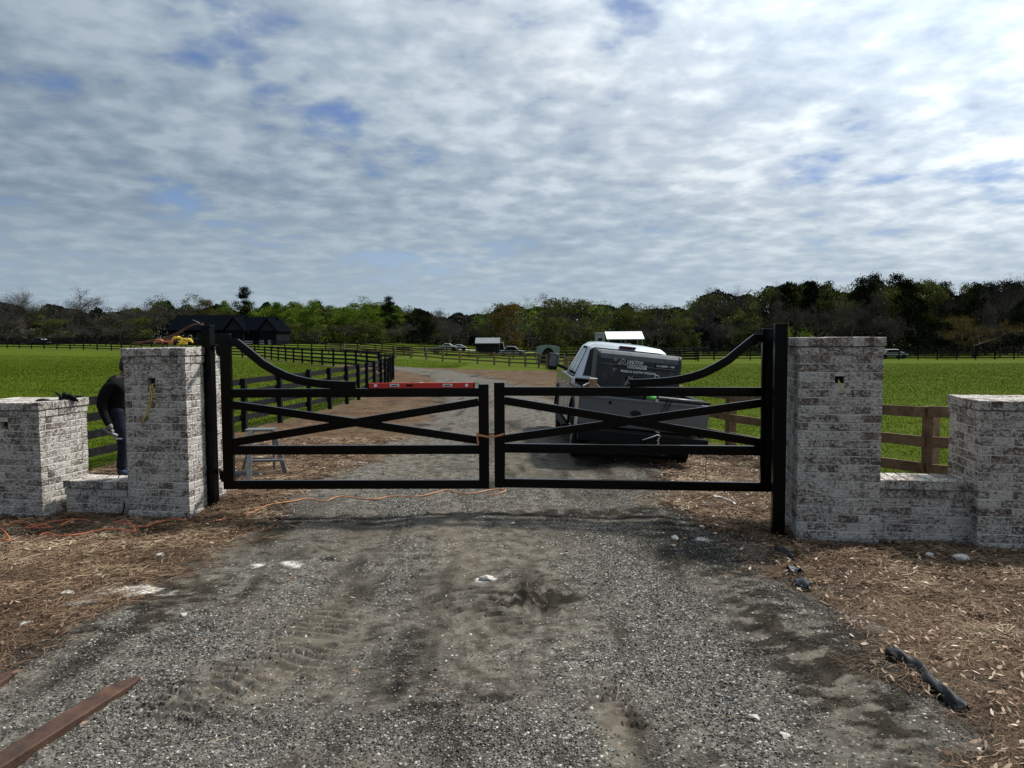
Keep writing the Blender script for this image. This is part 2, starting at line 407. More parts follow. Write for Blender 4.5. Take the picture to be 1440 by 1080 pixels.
def ground_fields(x, y):
    road, grass, lane = zones(x, y)
    n1 = fbm(x, y, .55, 4); n2 = fbm(x * 1.0, y * .45, 1.6, 4); n3 = fbm(x, y, 3.2, 4)
    nl = fbm(x * 3.2 + .35 * y, y * .28, 1.0, 4)
    stone = np.clip(.30 + 1.3 * (n1 - .5) + .9 * (n3 - .5) + 1.5 * (nl - .5), 0, 1)
    for b in ((900, 800, .45, 1.6, .6), (830, 930, .55, .5, .6), (1040, 1000, .7, .6, .6), (960, 900, .3, .9, .5), (740, 1050, .6, .35, .5), (330, 900, .9, .35, .45), (560, 1040, .6, .3, .4), (650, 760, .3, .5, .35), (200, 880, .8, .4, .3)):
        stone = stone + b[4] * blob(x, y, *b[:4])
    sand = np.clip(1.7 * (n2 - .52) + 1.6 * (.46 - nl), 0, 1) * .8
    for b in ((440, 890, .28, .75, .75), (870, 1010, .14, .40, .8), (545, 745, .7, .5, .45), (690, 930, .25, .9, .3), (360, 960, .4, .3, .45)):
        w = b[4] * blob(x, y, *b[:4]); sand = sand + w; stone = stone - w * .7
    damp_and_shade = np.clip(1.8 * (fbm(x + 40, y * .7, .8, 4) - .52), 0, 1) + np.clip(2.6 * (fbm(x * 2.5 + 9, y * .5, 1.3, 4) - .56), 0, .6)
    dr_ = np.clip(1 - np.abs(road - .55) * 2.6, 0, 1); damp_and_shade = damp_and_shade + dr_ * .8 * np.clip((n3 - .32) * 3, 0, 1.2)
    for b in ((765, 838, .42, .30, 1.1), (715, 862, .2, .2, .5), (95, 890, 1.1, .35, .8), (200, 835, .9, .35, .75), (1080, 850, .25, .45, 1.), (1180, 940, .3, .35, .9), (1020, 805, .25, .4, .7), (620, 722, 2.4, .16, .55), (870, 722, 1.0, .2, .8), (330, 1010, .7, .2, .3), (1030, 735, .5, .5, .6), (620, 990, .35, .3, .3), (590, 880, .16, 1.3, .3), (1120, 920, .35, .9, .9), (1230, 1010, .2, .4, .8), (60, 860, .9, .25, .8), (700, 1000, .14, .8, .45), (920, 760, .3, .5, .5), (450, 735, .8, .2, .5)):  # damp spots, plus the gate's shadow painted as a dark band below it
        damp_and_shade = damp_and_shade + b[4] * blob(x, y, *b[:4]) * np.clip((fbm(x, y * 1.6, 7.5, 5) - .34) * 4.2, 0, 1.4)
    chalk = 0
    for b in ((190, 828, .25, .10, 1.1), (165, 835, .5, .12, .5), (380, 795, .5, .22, .5), (683, 817, .07, .035, 2.2), (985, 762, .12, .12, .6), (1010, 708, .2, .05, .8), (490, 650, .35, .3, .7), (945, 735, .2, .1, .4), (110, 850, .2, .1, .5)):
        chalk = chalk + b[4] * blob(x, y, *b[:4])
    chalk = np.clip((chalk * 1.1 + fbm(x, y, 9, 4) * 1.15 - 1.02) * 4.0, 0, 1) * (.55 + .45 * fbm(x, y, 22, 2)) * np.clip(chalk * 3, 0, 1)
    return road, grass, lane, np.clip(stone, 0, 1.3), np.clip(sand, 0, 1), np.clip(damp_and_shade, 0, 1), chalk

def ground_height(x, y, F):
    road, grass, lane, stone, sand, damp_and_shade, chalk = F
    near = np.clip(1.5 - y / 22, 0, 1)
    h = (fbm(x, y, 1.3, 3) - .5) * .05 * near
    h = h + (fbm(x, y, 7, 3) - .5) * .022 * near + (fbm(x, y, 26, 2) - .5) * (.010 + .012 * stone) * np.clip(1.3 - y / 9, 0, 1)
    # wheel ruts
    rut = np.exp(-((x + 1.05 + .05 * y) / .3) ** 2) + np.exp(-((x - .75 - .02 * y) / .3) ** 2)
    h = h - .025 * rut * road * near
    # tread marks pressed into the sand
    for (px, py, rx, ry, ang) in ((440, 890, .26, .85, -.15), (870, 1005, .15, .42, .12), (660, 855, .3, .5, .5), (300, 975, .35, .35, -.3), (765, 840, .35, .3, 1.2)):
        c = G(px, py); u = (x - c.x) * math.cos(ang) + (y - c.y) * math.sin(ang); v = -(x - c.x) * math.sin(ang) + (y - c.y) * math.cos(ang)
        wv = np.sin((v + .25 * np.abs(u) + .06 * (fbm(x, y, 5, 2) - .5)) * 2 * math.pi / .095)
        h = h + .024 * wv * sstep(.18, .5, fbm(x + 3, y, 6, 2)) * np.exp(-((u / rx) ** 4 + (v / ry) ** 4))
    straw = (1 - road) * (1 - grass)
    h = h + straw * near * (.045 * (fbm(x, y, 2.2, 3) - .5) + .004)
    # heaps at the gate post feet and a berm along the right verge
    h = h + .13 * blob(x, y, 330, 712, .45, .5) + .07 * blob(x, y, 1060, 730, .3, .6) * 0
    h = h + .07 * blob(x, y, 1180, 930, .5, .7) + .05 * blob(x, y, 1050, 845, .35, .35)
    return h

def ground_material():
    m = bpy.data.materials.new('ground_surface'); m.use_nodes = True; T = NT(m.node_tree)
    pos = T.n('ShaderNodeNewGeometry').outputs['Position']
    A = {k: T.n('ShaderNodeAttribute', attribute_name=k).outputs['Fac'] for k in ('road', 'grass', 'lane', 'stone', 'sand', 'damp_and_shade', 'chalk')}
    sp = T.n('ShaderNodeSeparateXYZ', i_0=pos)
    flat = T.n('ShaderNodeCombineXYZ', i_0=sp.outputs[0], i_1=sp.outputs[1], i_2=0.0).outputs[0]
    # gravel
    vor = T.n('ShaderNodeTexVoronoi', i_Vector=flat, i_Scale=70.0); vor2 = T.n('ShaderNodeTexVoronoi', i_Vector=flat, i_Scale=34.0)
    sc1 = T.n('ShaderNodeSeparateColor', i_0=vor.outputs['Color']); sc2 = T.n('ShaderNodeSeparateColor', i_0=vor2.outputs['Color'])
    n_f = T.noise(flat, 60, 5, .7); n_m = T.noise(flat, 7, 6, .62); n_l = T.noise(flat, 1.1, 4, .55)
    dirt = T.ramp(n_m, [(.34, (.022, .019, .016)), (.5, (.078, .071, .058)), (.66, (.165, .152, .125))])
    sandc = T.ramp(n_m, [(.3, (.075, .063, .048)), (.7, (.165, .141, .108))])
    base = T.mix(A['sand'], dirt, sandc)
    grit = T.ramp(sc1.outputs[0], [(0, (.010, .010, .009)), (.35, (.055, .052, .047)), (.75, (.155, .148, .133)), (.93, (.22, .21, .19)), (1, (.50, .48, .44))])
    grit2 = T.ramp(sc2.outputs[1], [(0, (.025, .025, .024)), (.6, (.10, .097, .09)), (1, (.36, .35, .33))])
    thr = T.math('SUBTRACT', .80, T.math('MULTIPLY', A['stone'], .66))
    mk = T.mapr(T.math('ADD', T.math('MULTIPLY', sc1.outputs[1], .75), T.math('MULTIPLY', n_m, .25)), thr, T.math('ADD', thr, .06))
    mk = T.math('MULTIPLY', mk, T.mapr(vor.outputs['Distance'], .38, .52, 1.0, .35))
    gravel = T.mix(mk, base, grit)
    mk2 = T.mapr(sc2.outputs[0], T.math('SUBTRACT', .98, T.math('MULTIPLY', A['stone'], .22)), 1.0)
    gravel = T.mix(T.math('MULTIPLY', mk2, T.mapr(vor2.outputs['Distance'], .25, .45, 1.0, 0.0)), gravel, grit2)
    wet_and_shade = T.mix(1.0, gravel, (.26, .25, .24), 'MULTIPLY')  # darkened gravel, for damp ground and the painted gate shadow alike
    gravel = T.mix(T.mapr(T.math('ADD', A['damp_and_shade'], T.math('ADD', T.math('MULTIPLY', T.math('SUBTRACT', n_f, .5), 1.3), T.math('MULTIPLY', T.math('SUBTRACT', n_m, .5), 1.9))), .22, .72), gravel, wet_and_shade)
    gravel = T.mix(A['chalk'], gravel, (.62, .60, .56))
    # pine straw bed
    stm = T.n('ShaderNodeMapping', i_0=flat); stm.inputs['Rotation'].default_value = (0, 0, .6); stm.inputs['Scale'].default_value = (1, 5, 1)
    stm2 = T.n('ShaderNodeMapping', i_0=flat); stm2.inputs['Rotation'].default_value = (0, 0, -.8); stm2.inputs['Scale'].default_value = (5, 1, 1)
    s1 = T.noise(stm.outputs[0], 16, 5, .7, .5); s2 = T.noise(stm2.outputs[0], 16, 5, .7, .5)
    straw = T.ramp(T.math('MULTIPLY', T.math('ADD', s1, s2), .5), [(.34, (.012, .008, .006)), (.46, (.065, .042, .026)), (.57, (.15, .105, .068)), (.70, (.30, .235, .165))])
    f1 = T.noise(flat, 4.5, 8, .8)
    straw = T.mix(T.mapr(f1, .54, .66), straw, (.185, .155, .115))
    straw = T.mix(T.mapr(f1, .46, .36), straw, (.028, .018, .012))
    straw = T.mix(T.mapr(n_l, .35, .7), straw, T.mix(1.0, straw, (.6, .52, .46), 'MULTIPLY'))
    straw = T.mix(T.math('MULTIPLY', A['damp_and_shade'], .6), straw, (.012, .010, .009))
    straw = T.mix(A['chalk'], straw, (.5, .48, .45))
    # pasture
    g1 = T.noise(flat, 1.7, 10, .78); g2 = T.noise(flat, .22, 4, .6); g3 = T.noise(flat, 38, 4, .7)
    gm = T.n('ShaderNodeMapping', i_0=flat); gm.inputs['Scale'].default_value = (.35, 1.2, 1)
    g4 = T.noise(gm.outputs[0], .6, 5, .62)
    grass = T.ramp(T.math('ADD', T.math('MULTIPLY', g1, .5), T.math('MULTIPLY', g3, .5)), [(.35, (.027, .043, .003)), (.5, (.049, .073, .004)), (.65, (.074, .098, .006))])
    grass = T.mix(T.mapr(g4, .45, .72, 0, .65), grass, T.mix(1.0, grass, (1.35, 1.1, 1.0), 'MULTIPLY'))
    grass = T.mix(T.mapr(g2, .4, .7, 0, .6), grass, T.mix(1.0, grass, (.62, .7, .7), 'MULTIPLY'))
    c = T.mix(A['road'], straw, gravel)
    c = T.mix(A['grass'], c, grass)
    c = T.mix(A['lane'], c, (.36, .35, .32))
    p = T.n('ShaderNodeBsdfPrincipled', i_Roughness=1.0, i_Base_Color=c); p.inputs['Specular IOR Level'].default_value = .04
    hh = T.mix(A['road'], T.math('ADD', s1, s2), T.math('ADD', T.math('MULTIPLY', T.math('SUBTRACT', .5, vor.outputs['Distance']), mk), n_f))
    b = T.n('ShaderNodeBump', i_Strength=.55, i_Distance=.012, i_Height=hh); T.set(p, 'Normal', b.outputs[0])
    T.n('ShaderNodeOutputMaterial', i_0=p.outputs[0]); return m
M['ground'] = ground_material()

def build_ground():
    ys = [2.2]
    while ys[-1] < 13: ys.append(ys[-1] + max(.014, ys[-1] * .0036))
    while ys[-1] < 700: ys.append(ys[-1] * 1.012)
    ys = np.array(ys)
    us = np.concatenate([[-6, -4, -3, -2.3, -1.9, -1.6, -1.4, -1.25], np.linspace(-1.15, 1.15, 620), [1.25, 1.4, 1.6, 1.9, 2.3, 3, 4, 6]])
    Yg, Ug = np.meshgrid(ys, us, indexing='ij'); X = Ug * (Yg + 1.2) ; Y = Yg
    F = ground_fields(X, Y); H = g(X, Y) + ground_height(X, Y, F)
    nr, nc = X.shape; V = np.stack([X, Y, H], -1).reshape(-1, 3)
    idx = np.arange(nr * nc).reshape(nr, nc)
    Q = np.stack([idx[:-1, :-1], idx[:-1, 1:], idx[1:, 1:], idx[1:, :-1]], -1).reshape(-1, 4)
    road, grass, lane = F[0].ravel(), F[1].ravel(), F[2].ravel()
    fr = road[Q].mean(1); fg = grass[Q].mean(1); fl_ = lane[Q].mean(1)
    isroad = (fr > .5) & (fg < .5); isgrass = fg >= .5; islane = isgrass & (fl_ > .5); isgrass &= ~islane
    names = ('road', 'grass', 'lane', 'stone', 'sand', 'damp_and_shade', 'chalk')
    for nm, sel in (('driveway', isroad), ('pine_straw_ground', ~isroad & ~isgrass & ~islane), ('pasture_ground', isgrass), ('far_lane', islane)):
        q = Q[sel]; used, inv = np.unique(q, return_inverse=True)
        o = npmesh(nm, V[used], inv.reshape(q.shape), M['ground'], smooth=True, attrs={k: f.ravel()[used] for k, f in zip(names, F)})
        o['kind'] = 'structure'
    # the strip of drive the photographer stands on and the land behind
    xs = np.concatenate([[-300, -60, -20], np.linspace(-8, 8, 60), [20, 60, 300]]); ys2 = np.concatenate([[-300, -60, -20], np.linspace(-6, 2.18, 30)])
    Yg, X = np.meshgrid(ys2, xs, indexing='ij'); F = ground_fields(X, Yg); H = g(X, Yg) + ground_height(X, Yg, F) * (Yg < 2) 
    nr, nc = X.shape; idx = np.arange(nr * nc).reshape(nr, nc); Q = np.stack([idx[:-1, :-1], idx[:-1, 1:], idx[1:, 1:], idx[1:, :-1]], -1).reshape(-1, 4)
    o = npmesh('rear_ground', np.stack([X, Yg, H - .01], -1).reshape(-1, 3), Q, M['ground'], smooth=True, attrs={k: f.ravel() for k, f in zip(names, F)}); o['kind'] = 'structure'
build_ground()
def hz(x, y):
    x = np.asarray(x, float); y = np.asarray(y, float); return g(x, y) + ground_height(x, y, ground_fields(x, y))
def hz1(x, y): return float(hz(np.array([x]), np.array([y]))[0])

# ------------------------------------------------------------------ ground cover one could not count
ICO = None
def ico():
    bm = bmesh.new(); bmesh.ops.create_icosphere(bm, subdivisions=1, radius=1)
    v = np.array([x.co for x in bm.verts]); f = np.array([[y.index for y in x.verts] for x in bm.faces]); bm.free(); return v, f
def scatter_pebbles():
    n = 330000
    y = 2.9 + 8.2 * rng.random(n) ** 1.35; x = (rng.random(n) * 2 - 1) * (.78 * y + .3)
    road, grass, lane, stone, sand, damp_and_shade, chalk = ground_fields(x, y)
    keep = rng.random(n) < (road * np.clip(stone * 1.5 - .45, .04, 1) + (1 - road) * .02) * np.clip(1.25 - damp_and_shade * .5, 0, 1)
    keep &= ~((y > 7.2) & (road < .4))
    x, y, st = x[keep], y[keep], stone[keep]; n = len(x)
    V0, F0 = ico(); k = len(V0)
    s = .0021 + .0040 * rng.random(n) ** 2.8 + .007 * (rng.random(n) > .992) * rng.random(n)
    s *= np.clip(.75 + y / 12, 1, 1.5)
    jit = 1 + (rng.random((n, k, 1)) - .5) * .5
    sc = np.stack([s * (.8 + .6 * rng.random(n)), s * (.8 + .6 * rng.random(n)), s * (.45 + .4 * rng.random(n))], -1)
    a = rng.random(n) * 6.28; ca, sa = np.cos(a), np.sin(a)
    L = V0[None] * jit * sc[:, None]
    Xr = L[..., 0] * ca[:, None] - L[..., 1] * sa[:, None]; Yr = L[..., 0] * sa[:, None] + L[..., 1] * ca[:, None]
    z = hz(x, y)
    V = np.stack([Xr + x[:, None], Yr + y[:, None], L[..., 2] + (z + sc[:, 2] * .45)[:, None]], -1).reshape(-1, 3)
    F = (F0[None] + (np.arange(n) * k)[:, None, None]).reshape(-1, 3)
    c = np.repeat(rng.random(n), len(F0))
    m = attr_ramp_material('pebble', [(0, (.012, .011, .010)), (.35, (.048, .045, .040)), (.7, (.115, .11, .097)), (.92, (.23, .22, .20)), (.985, (.42, .40, .37)), (1, (.65, .63, .58))], rough=.85, spec=.2)
    o = npmesh('gravel_stones', V, F, m, attrs={'rnd': c}); tag(o, 'loose grey gravel scattered over the driveway', 'gravel', kind='stuff')
scatter_pebbles()

def strips(x, y, z, L, w, ang, curve, lift, seg=3, taper=False):
    """n bent thin strips lying on the ground"""
    n = len(x); t = np.linspace(-.5, .5, seg + 1)
    px = (t[None] * L[:, None]); py = curve[:, None] * (t[None] ** 2 - .08) * L[:, None]
    ca, sa = np.cos(ang)[:, None], np.sin(ang)[:, None]
    cx = x[:, None] + px * ca - py * sa; cy = y[:, None] + px * sa + py * ca
    cz = z[:, None] + lift[:, None, 0] + lift[:, None, 1] * t[None] + .004
    pf = (np.array([.12, .9, 1.0, .55, .08])[None, :seg + 1] if taper else np.ones((1, seg + 1)))
    nx, ny = -sa * w[:, None] / 2 * pf, ca * w[:, None] / 2 * pf
    tw = (rng.random((n, 1)) - .5) * w[:, None] * pf
    A = np.stack([cx - nx, cy - ny, cz - tw], -1); B = np.stack([cx + nx, cy + ny, cz + tw], -1)
    V = np.stack([A, B], 2).reshape(-1, 3); b = (np.arange(n) * 2 * (seg + 1))[:, None] + 2 * np.arange(seg)[None]
    F = np.stack([b, b + 1, b + 3, b + 2], -1).reshape(-1, 4); return V, F
def scatter_straw():
    n = 430000
    y = 2.6 + 12.5 * rng.random(n) ** 1.5; x = (rng.random(n) * 2 - 1) * (.80 * y + 1.8)
    road, grass, lane, stone, sand, damp_and_shade, chalk = ground_fields(x, y)
    keep = rng.random(n) < np.clip((1 - road) * (1 - grass) * 1.15 * (1 - .45 * np.clip(damp_and_shade, 0, 1)), 0, 1) + .002
    x, y = x[keep], y[keep]; n = len(x); z = hz(x, y)
    L = .05 + .13 * rng.random(n); w = (.0014 + .0022 * rng.random(n)) * np.clip(y / 5, .8, 2)
    lift = np.stack([rng.random(n) * .03, (rng.random(n) - .5) * .06], -1)
    V, F = strips(x, y, z, L, w, rng.random(n) * 6.28, (rng.random(n) - .5) * 1.4, lift)
    m = attr_ramp_material('pine_needle', [(0, (.035, .020, .012)), (.45, (.12, .072, .040)), (.8, (.24, .165, .10)), (1, (.48, .39, .27))], rough=.75, spec=.25)
    o = npmesh('pine_straw', V, F, m, attrs={'rnd': np.repeat(np.clip(rng.random(n) * .62 + .9 * (fbm(x, y, 2.2, 4) - .3), 0, 1), 3)})
    tag(o, 'brown pine needles mulching the verges beside the pillars', 'pine straw', kind='stuff')
scatter_straw()
def scatter_leaves():
    n = 60000
    y = 2.6 + 12.0 * rng.random(n) ** 1.6; x = (rng.random(n) * 2 - 1) * (.80 * y + 1.8)
    road, grass, lane, stone, sand, damp_and_shade, chalk = ground_fields(x, y)
    pr = (1 - road) * (1 - grass) * np.where(x > 0, 1.0, .25) + .004
    pr = pr * (.35 + 1.3 * fbm(x, y, 1.2, 3))
    keep = rng.random(n) < pr; x, y = x[keep], y[keep]; n = len(x); z = hz(x, y)
    L = .020 + .040 * rng.random(n) ** 1.3; w = L * (.12 + .28 * rng.random(n))
    lift = np.stack([.012 + rng.random(n) * .03, (rng.random(n) - .5) * .05], -1)
    V, F = strips(x, y, z, L, w, rng.random(n) * 6.28, (rng.random(n) - .5) * .8, lift, 4, True)
    m = attr_ramp_material('dead_leaf', [(0, (.10, .055, .03)), (.5, (.28, .17, .10)), (.85, (.45, .34, .24)), (1, (.62, .54, .44))], rough=.65, spec=.35, trans=.15)
    o = npmesh('leaf_litter', V, F, m, attrs={'rnd': np.repeat(rng.random(n), 4)})
    tag(o, 'pale dead leaves littering the pine straw', 'dead leaves', kind='stuff')
scatter_leaves()
def scatter_grass():
    n = 520000
    y = 9.6 + 75 * rng.random(n) ** 1.9; x = (rng.random(n) * 2 - 1) * (.72 * y + 1)
    keep = ~((x > -4.5) & (x < 3) )
    x, y = x[keep], y[keep]
    road, grass, lane = zones(x, y)
    keep = rng.random(len(x)) < np.clip(grass * 1.6 - .6, 0, 1); x, y = x[keep], y[keep]; n = len(x); z = g(x, y)
    h = (.018 + .026 * rng.random(n)) * (.7 + .6 * fbm(x, y, .7, 3)); w = (.003 + .003 * rng.random(n)) * np.clip(y / 9, 1, 6)
    a = rng.random(n) * 6.28; lx, ly = np.cos(a) * w, np.sin(a) * w; tx = (rng.random(n) - .5) * h * 1.1; ty = (rng.random(n) - .5) * h * 1.1
    V = np.stack([np.stack([x - lx, y - ly, z], -1), np.stack([x + lx, y + ly, z], -1), np.stack([x + tx, y + ty, z + h], -1)], 1).reshape(-1, 3)
    F = np.arange(3 * n).reshape(-1, 3)
    m = attr_ramp_material('grass_blade', [(0, (.038, .062, .004)), (.5, (.056, .084, .005)), (.9, (.078, .108, .007)), (1, (.13, .145, .025))], rough=.95, spec=.0, trans=.3)
    o = npmesh('pasture_grass', V, F, m, attrs={'rnd': rng.random(n)}); tag(o, 'short green pasture grass behind the fences', 'grass', kind='stuff')
scatter_grass()

# ------------------------------------------------------------------ brickwork
ASM = R(-10.2)                         # the whole entrance stands turned this far
BH, BL, JT = .0700, .194, .0093        # brick height, length, joint
def masonry(name_root, root, w, d, h, z0=0.0, cap_over=.022, holes=(), cap=True, seed=1, d_open=False):
    """a square shaft of bricks round a mortar core in the root's frame: x 0..w, y 0..d, z z0..h"""
    rr = random.Random(seed); v = []; f = []; rn = []; T_ = .09
    def brick(x0, x1, y0, y1, za, zb):
        j = lambda: (rr.random() - .5) * .0035
        cx, cy = (rr.random() - .5) * .004, (rr.random() - .5) * .004
        b = len(v)
        e = .004
        for (za_, s) in ((za, e), (za + e, 0), (zb - e, 0), (zb, e)):
            for (px, py) in ((x0 + s, y0 + s), (x1 - s, y0 + s), (x1 - s, y1 - s), (x0 + s, y1 - s)):
                v.append((px + cx + j() * .5, py + cy + j() * .5, za_ + j() * .3))
        f.append((b + 3, b + 2, b + 1, b)); rn_ = rr.random()
        for l in range(3):
            for k in range(4): f.append((b + l * 4 + k, b + l * 4 + (k + 1) % 4, b + l * 4 + 4 + (k + 1) % 4, b + l * 4 + 4 + k))
        f.append((b + 12, b + 13, b + 14, b + 15)); rn.extend([rn_] * 14)
    def course(z, ext, odd, hh=BH, soldier=False):
        x0, x1, y0, y1 = -ext, w + ext, -ext, d + ext
        L_ = BL if not soldier else .092
        def run(a0, a1, fn):
            n = max(1, round((a1 - a0 + JT) / (L_ + JT)))
            if odd and n > 1 and not soldier:
                cuts = [a0] + [a0 + (i + .5) * (a1 - a0) / n for i in range(n)] + [a1]
            else: cuts = [a0 + i * (a1 - a0) / n for i in range(n + 1)]
            for p, q in zip(cuts[:-1], cuts[1:]):
                g0 = 0 if p == a0 else JT / 2; g1 = 0 if q == a1 else JT / 2
                fn(p + g0, q - g1)
        ins = T_ if not odd else 0
        def blocked(a, b, side):
            for (hs, ha, hb, hz0, hz1) in holes:
                if hs == side and z + hh > hz0 + .01 and z < hz1 - .01 and b > ha and a < hb: return True
            return False
        def front(a, b):
            parts = [(a, b)]
            for (hs, ha, hb, hz0, hz1) in holes:
                if hs == 'front' and z + hh > hz0 + .01 and z < hz1 - .01:
                    np_ = []
                    for (p, q) in parts:
                        if q <= ha or p >= hb: np_.append((p, q))
                        else:
                            if p < ha - .02: np_.append((p, ha))
                            if q > hb + .02: np_.append((hb, q))
                    parts = np_
            for p, q in parts: brick(p, q, y0, y0 + T_, z, z + hh)
        run(x0, x1, front)
        run(x0, x1, lambda a, b: brick(a, b, y1 - T_, y1, z, z + hh))
        run(y0 + T_ + JT, y1 - T_ - JT, lambda a, b: brick(x0, x0 + T_, a, b, z, z + hh))
        run(y0 + T_ + JT, y1 - T_ - JT, lambda a, b: brick(x1 - T_, x1, a, b, z, z + hh))
    top = h - (.085 if cap else 0)
    n = int(round((top - z0) / (BH + JT))); st = (top - z0) / n; k = 0
    for i in range(n):
        last = cap and i == n - 1
        course(z0 + i * st, cap_over * .5 if last else 0, i % 2 == 1, st - JT)
    me_v, me_f = len(v), len(f)
    r = .0045
    cv = []
    # mortar core, a ring of four walls with a gap where an opening is cut
    core = MB(); core.box((w / 2, d / 2, (z0 + top) / 2 - .003), (w - 2 * r, d - 2 * r, top - z0 - .006)) if not holes else None
    if holes:
        hs, ha, hb, h0, h1 = holes[0]
        yb = T_ + .02
        core.box((w / 2, (yb + d - r) / 2, (z0 + top) / 2 - .003), (w - 2 * r, d - r - yb, top - z0 - .006))
        core.box(((r + ha) / 2, (r + yb) / 2, (z0 + top) / 2 - .003), (ha - r, yb - r - .001, top - z0 - .006))
        core.box(((hb + w - r) / 2, (r + yb) / 2, (z0 + top) / 2 - .003), (w - r - hb, yb - r - .001, top - z0 - .006))
        core.box(((ha + hb) / 2, (r + yb) / 2, (z0 + h0) / 2), (hb - ha - .002, yb - r - .001, h0 - z0))
        core.box(((ha + hb) / 2, (r + yb) / 2, (h1 + top - .006) / 2), (hb - ha - .002, yb - r - .001, top - .006 - h1))
    b = len(v); v += core.v; f += [tuple(i + b for i in ff) for ff in core.f]; rn += [.5] * len(core.f)
    o = meshobj(name_root, v, f, [M['brick'], M['mortar']], root, mi=[0] * me_f + [1] * len(core.f))
    a = o.data.attributes.new('rnd', 'FLOAT', 'FACE'); a.data.foreach_set('value', rn)
    if cap:
        v.clear(); f.clear(); rn.clear()
        # cap: soldier bricks with a mortar-smeared top
        zc = top; ext = cap_over
        x0, x1, y0, y1 = -ext, w + ext, -ext, d + ext
        def run2(a0, a1, fn):
            n_ = max(1, round((a1 - a0) / .103)); st_ = (a1 - a0) / n_
            for i in range(n_): fn(a0 + i * st_ + .004, a0 + (i + 1) * st_ - .004)
        half = min(.2, (y1 - y0) / 2)
        run2(x0, x1, lambda a, b_: brick(a, b_, y0, y0 + half - .004, zc, zc + .082 + rr.random() * .006))
        run2(x0, x1, lambda a, b_: brick(a, b_, y1 - half + .004, y1, zc, zc + .082 + rr.random() * .006))
        if y1 - y0 > .42:
            run2(y0 + half, y1 - half, lambda a, b_: (brick(x0, x0 + .2, a, b_, zc, zc + .084), brick(x1 - .2, x1, a, b_, zc, zc + .084), brick(x0 + .208, x1 - .208, a, b_, zc, zc + .083)))
        mf = len(f); c2 = MB(); c2.box((w / 2, d / 2, zc + .038), (x1 - x0 - .016, y1 - y0 - .016, .074))
        b = len(v); v += c2.v; f += [tuple(i + b for i in ff) for ff in c2.f]; rn += [.5] * len(c2.f)
        o2 = meshobj('cap', v, f, [M['brick'], M['mortar']], root, mi=[0] * mf + [1] * len(c2.f))
        a = o2.data.attributes.new('rnd', 'FLOAT', 'FACE'); a.data.foreach_set('value', rn)
    return o
def opening(root, ha, hb, h0, h1):
    m = MB(); m.box(((ha + hb) / 2, .085, (h0 + h1) / 2), (hb - ha - .004, .03, h1 - h0 - .004)); m.build('wiring_box', M['darkin'], root)
def wires(root, runs, r=.004):
    for pts in runs: MB().tube(pts, r, 6).build('wire', M['yellowwire'], root, smooth=True)

PW = .74
LP_ = thing('brick_pillar', 'tall whitewashed brick gate pillar with tools on top and long yellow wires', 'pillar', (-4.235, 8.375, 0.0), ASM, 'brick pillars of the entrance')
hz0_ = 1.44
masonry('shaft', LP_, PW, PW, 1.905, -.12, holes=(('front', .28, .375, 1.485, 1.585),), seed=3)
opening(LP_, .28, .375, 1.485, 1.585)
def Lp(px, py, off=-.012):            # a pixel on the left pillar's front plane, in its own frame
    d = ray(px, py); o = Vector((-4.235, 8.375, 0)); n = Vector((math.sin(-ASM), math.cos(ASM), 0))
    n = Vector((math.sin(R(10.2)), math.cos(R(10.2)), 0))
    t = (o - Vector((0, 0, CAMH))).dot(n) / d.dot(n); q = Vector((0, 0, CAMH)) + d * t - o
    q = Matrix.Rotation(-ASM, 3, 'Z') @ q; return (q.x, off, q.z)
wires(LP_, [[(.335, .05, 1.53), (.33, -.01, 1.50), Lp(209, 570), Lp(208, 580), Lp(203, 588), Lp(192, 598)],
            [(.33, .05, 1.52), (.325, -.012, 1.495), Lp(215, 560, -.02), Lp(212, 575, -.02), Lp(205, 588, -.02), Lp(200, 597)],
            [(.35, .05, 1.52), (.345, -.012, 1.5), Lp(219, 552, -.02), Lp(212, 565, -.02), Lp(210, 578)]])
RP_ = thing('brick_pillar', 'tall whitewashed brick gate pillar in front of the white work truck side', 'pillar', (2.715, 7.25, .03), ASM, 'brick pillars of the entrance')
RP_['label'] = 'tall whitewashed brick gate pillar with bare top and one short wire stub'
def Rp(px, py, off=-.012):
    d = ray(px, py); o = Vector((2.715, 7.25, .03)); n = Vector((math.sin(R(10.2)), math.cos(R(10.2)), 0))
    t = (o - Vector((0, 0, CAMH))).dot(n) / d.dot(n); q = Vector((0, 0, CAMH)) + d * t - o
    q = Matrix.Rotation(-ASM, 3, 'Z') @ q; return (q.x, off, q.z)
a_, b_ = Rp(1174, 539), Rp(1188, 529)
masonry('shaft', RP_, PW, PW, 1.95, -.12, holes=(('front', a_[0], b_[0], a_[2], b_[2]),), seed=8)
opening(RP_, a_[0], b_[0], a_[2], b_[2])
wires(RP_, [[(a_[0] + .05, .06, a_[2] + .04), (a_[0] + .04, -.01, a_[2] + .01), Rp(1184, 546, -.03), Rp(1188, 553, -.03)],
            [(a_[0] + .04, .06, a_[2] + .04), (a_[0] + .03, -.01, a_[2] + .01), Rp(1181, 546, -.02), Rp(1186, 552, -.02)]])
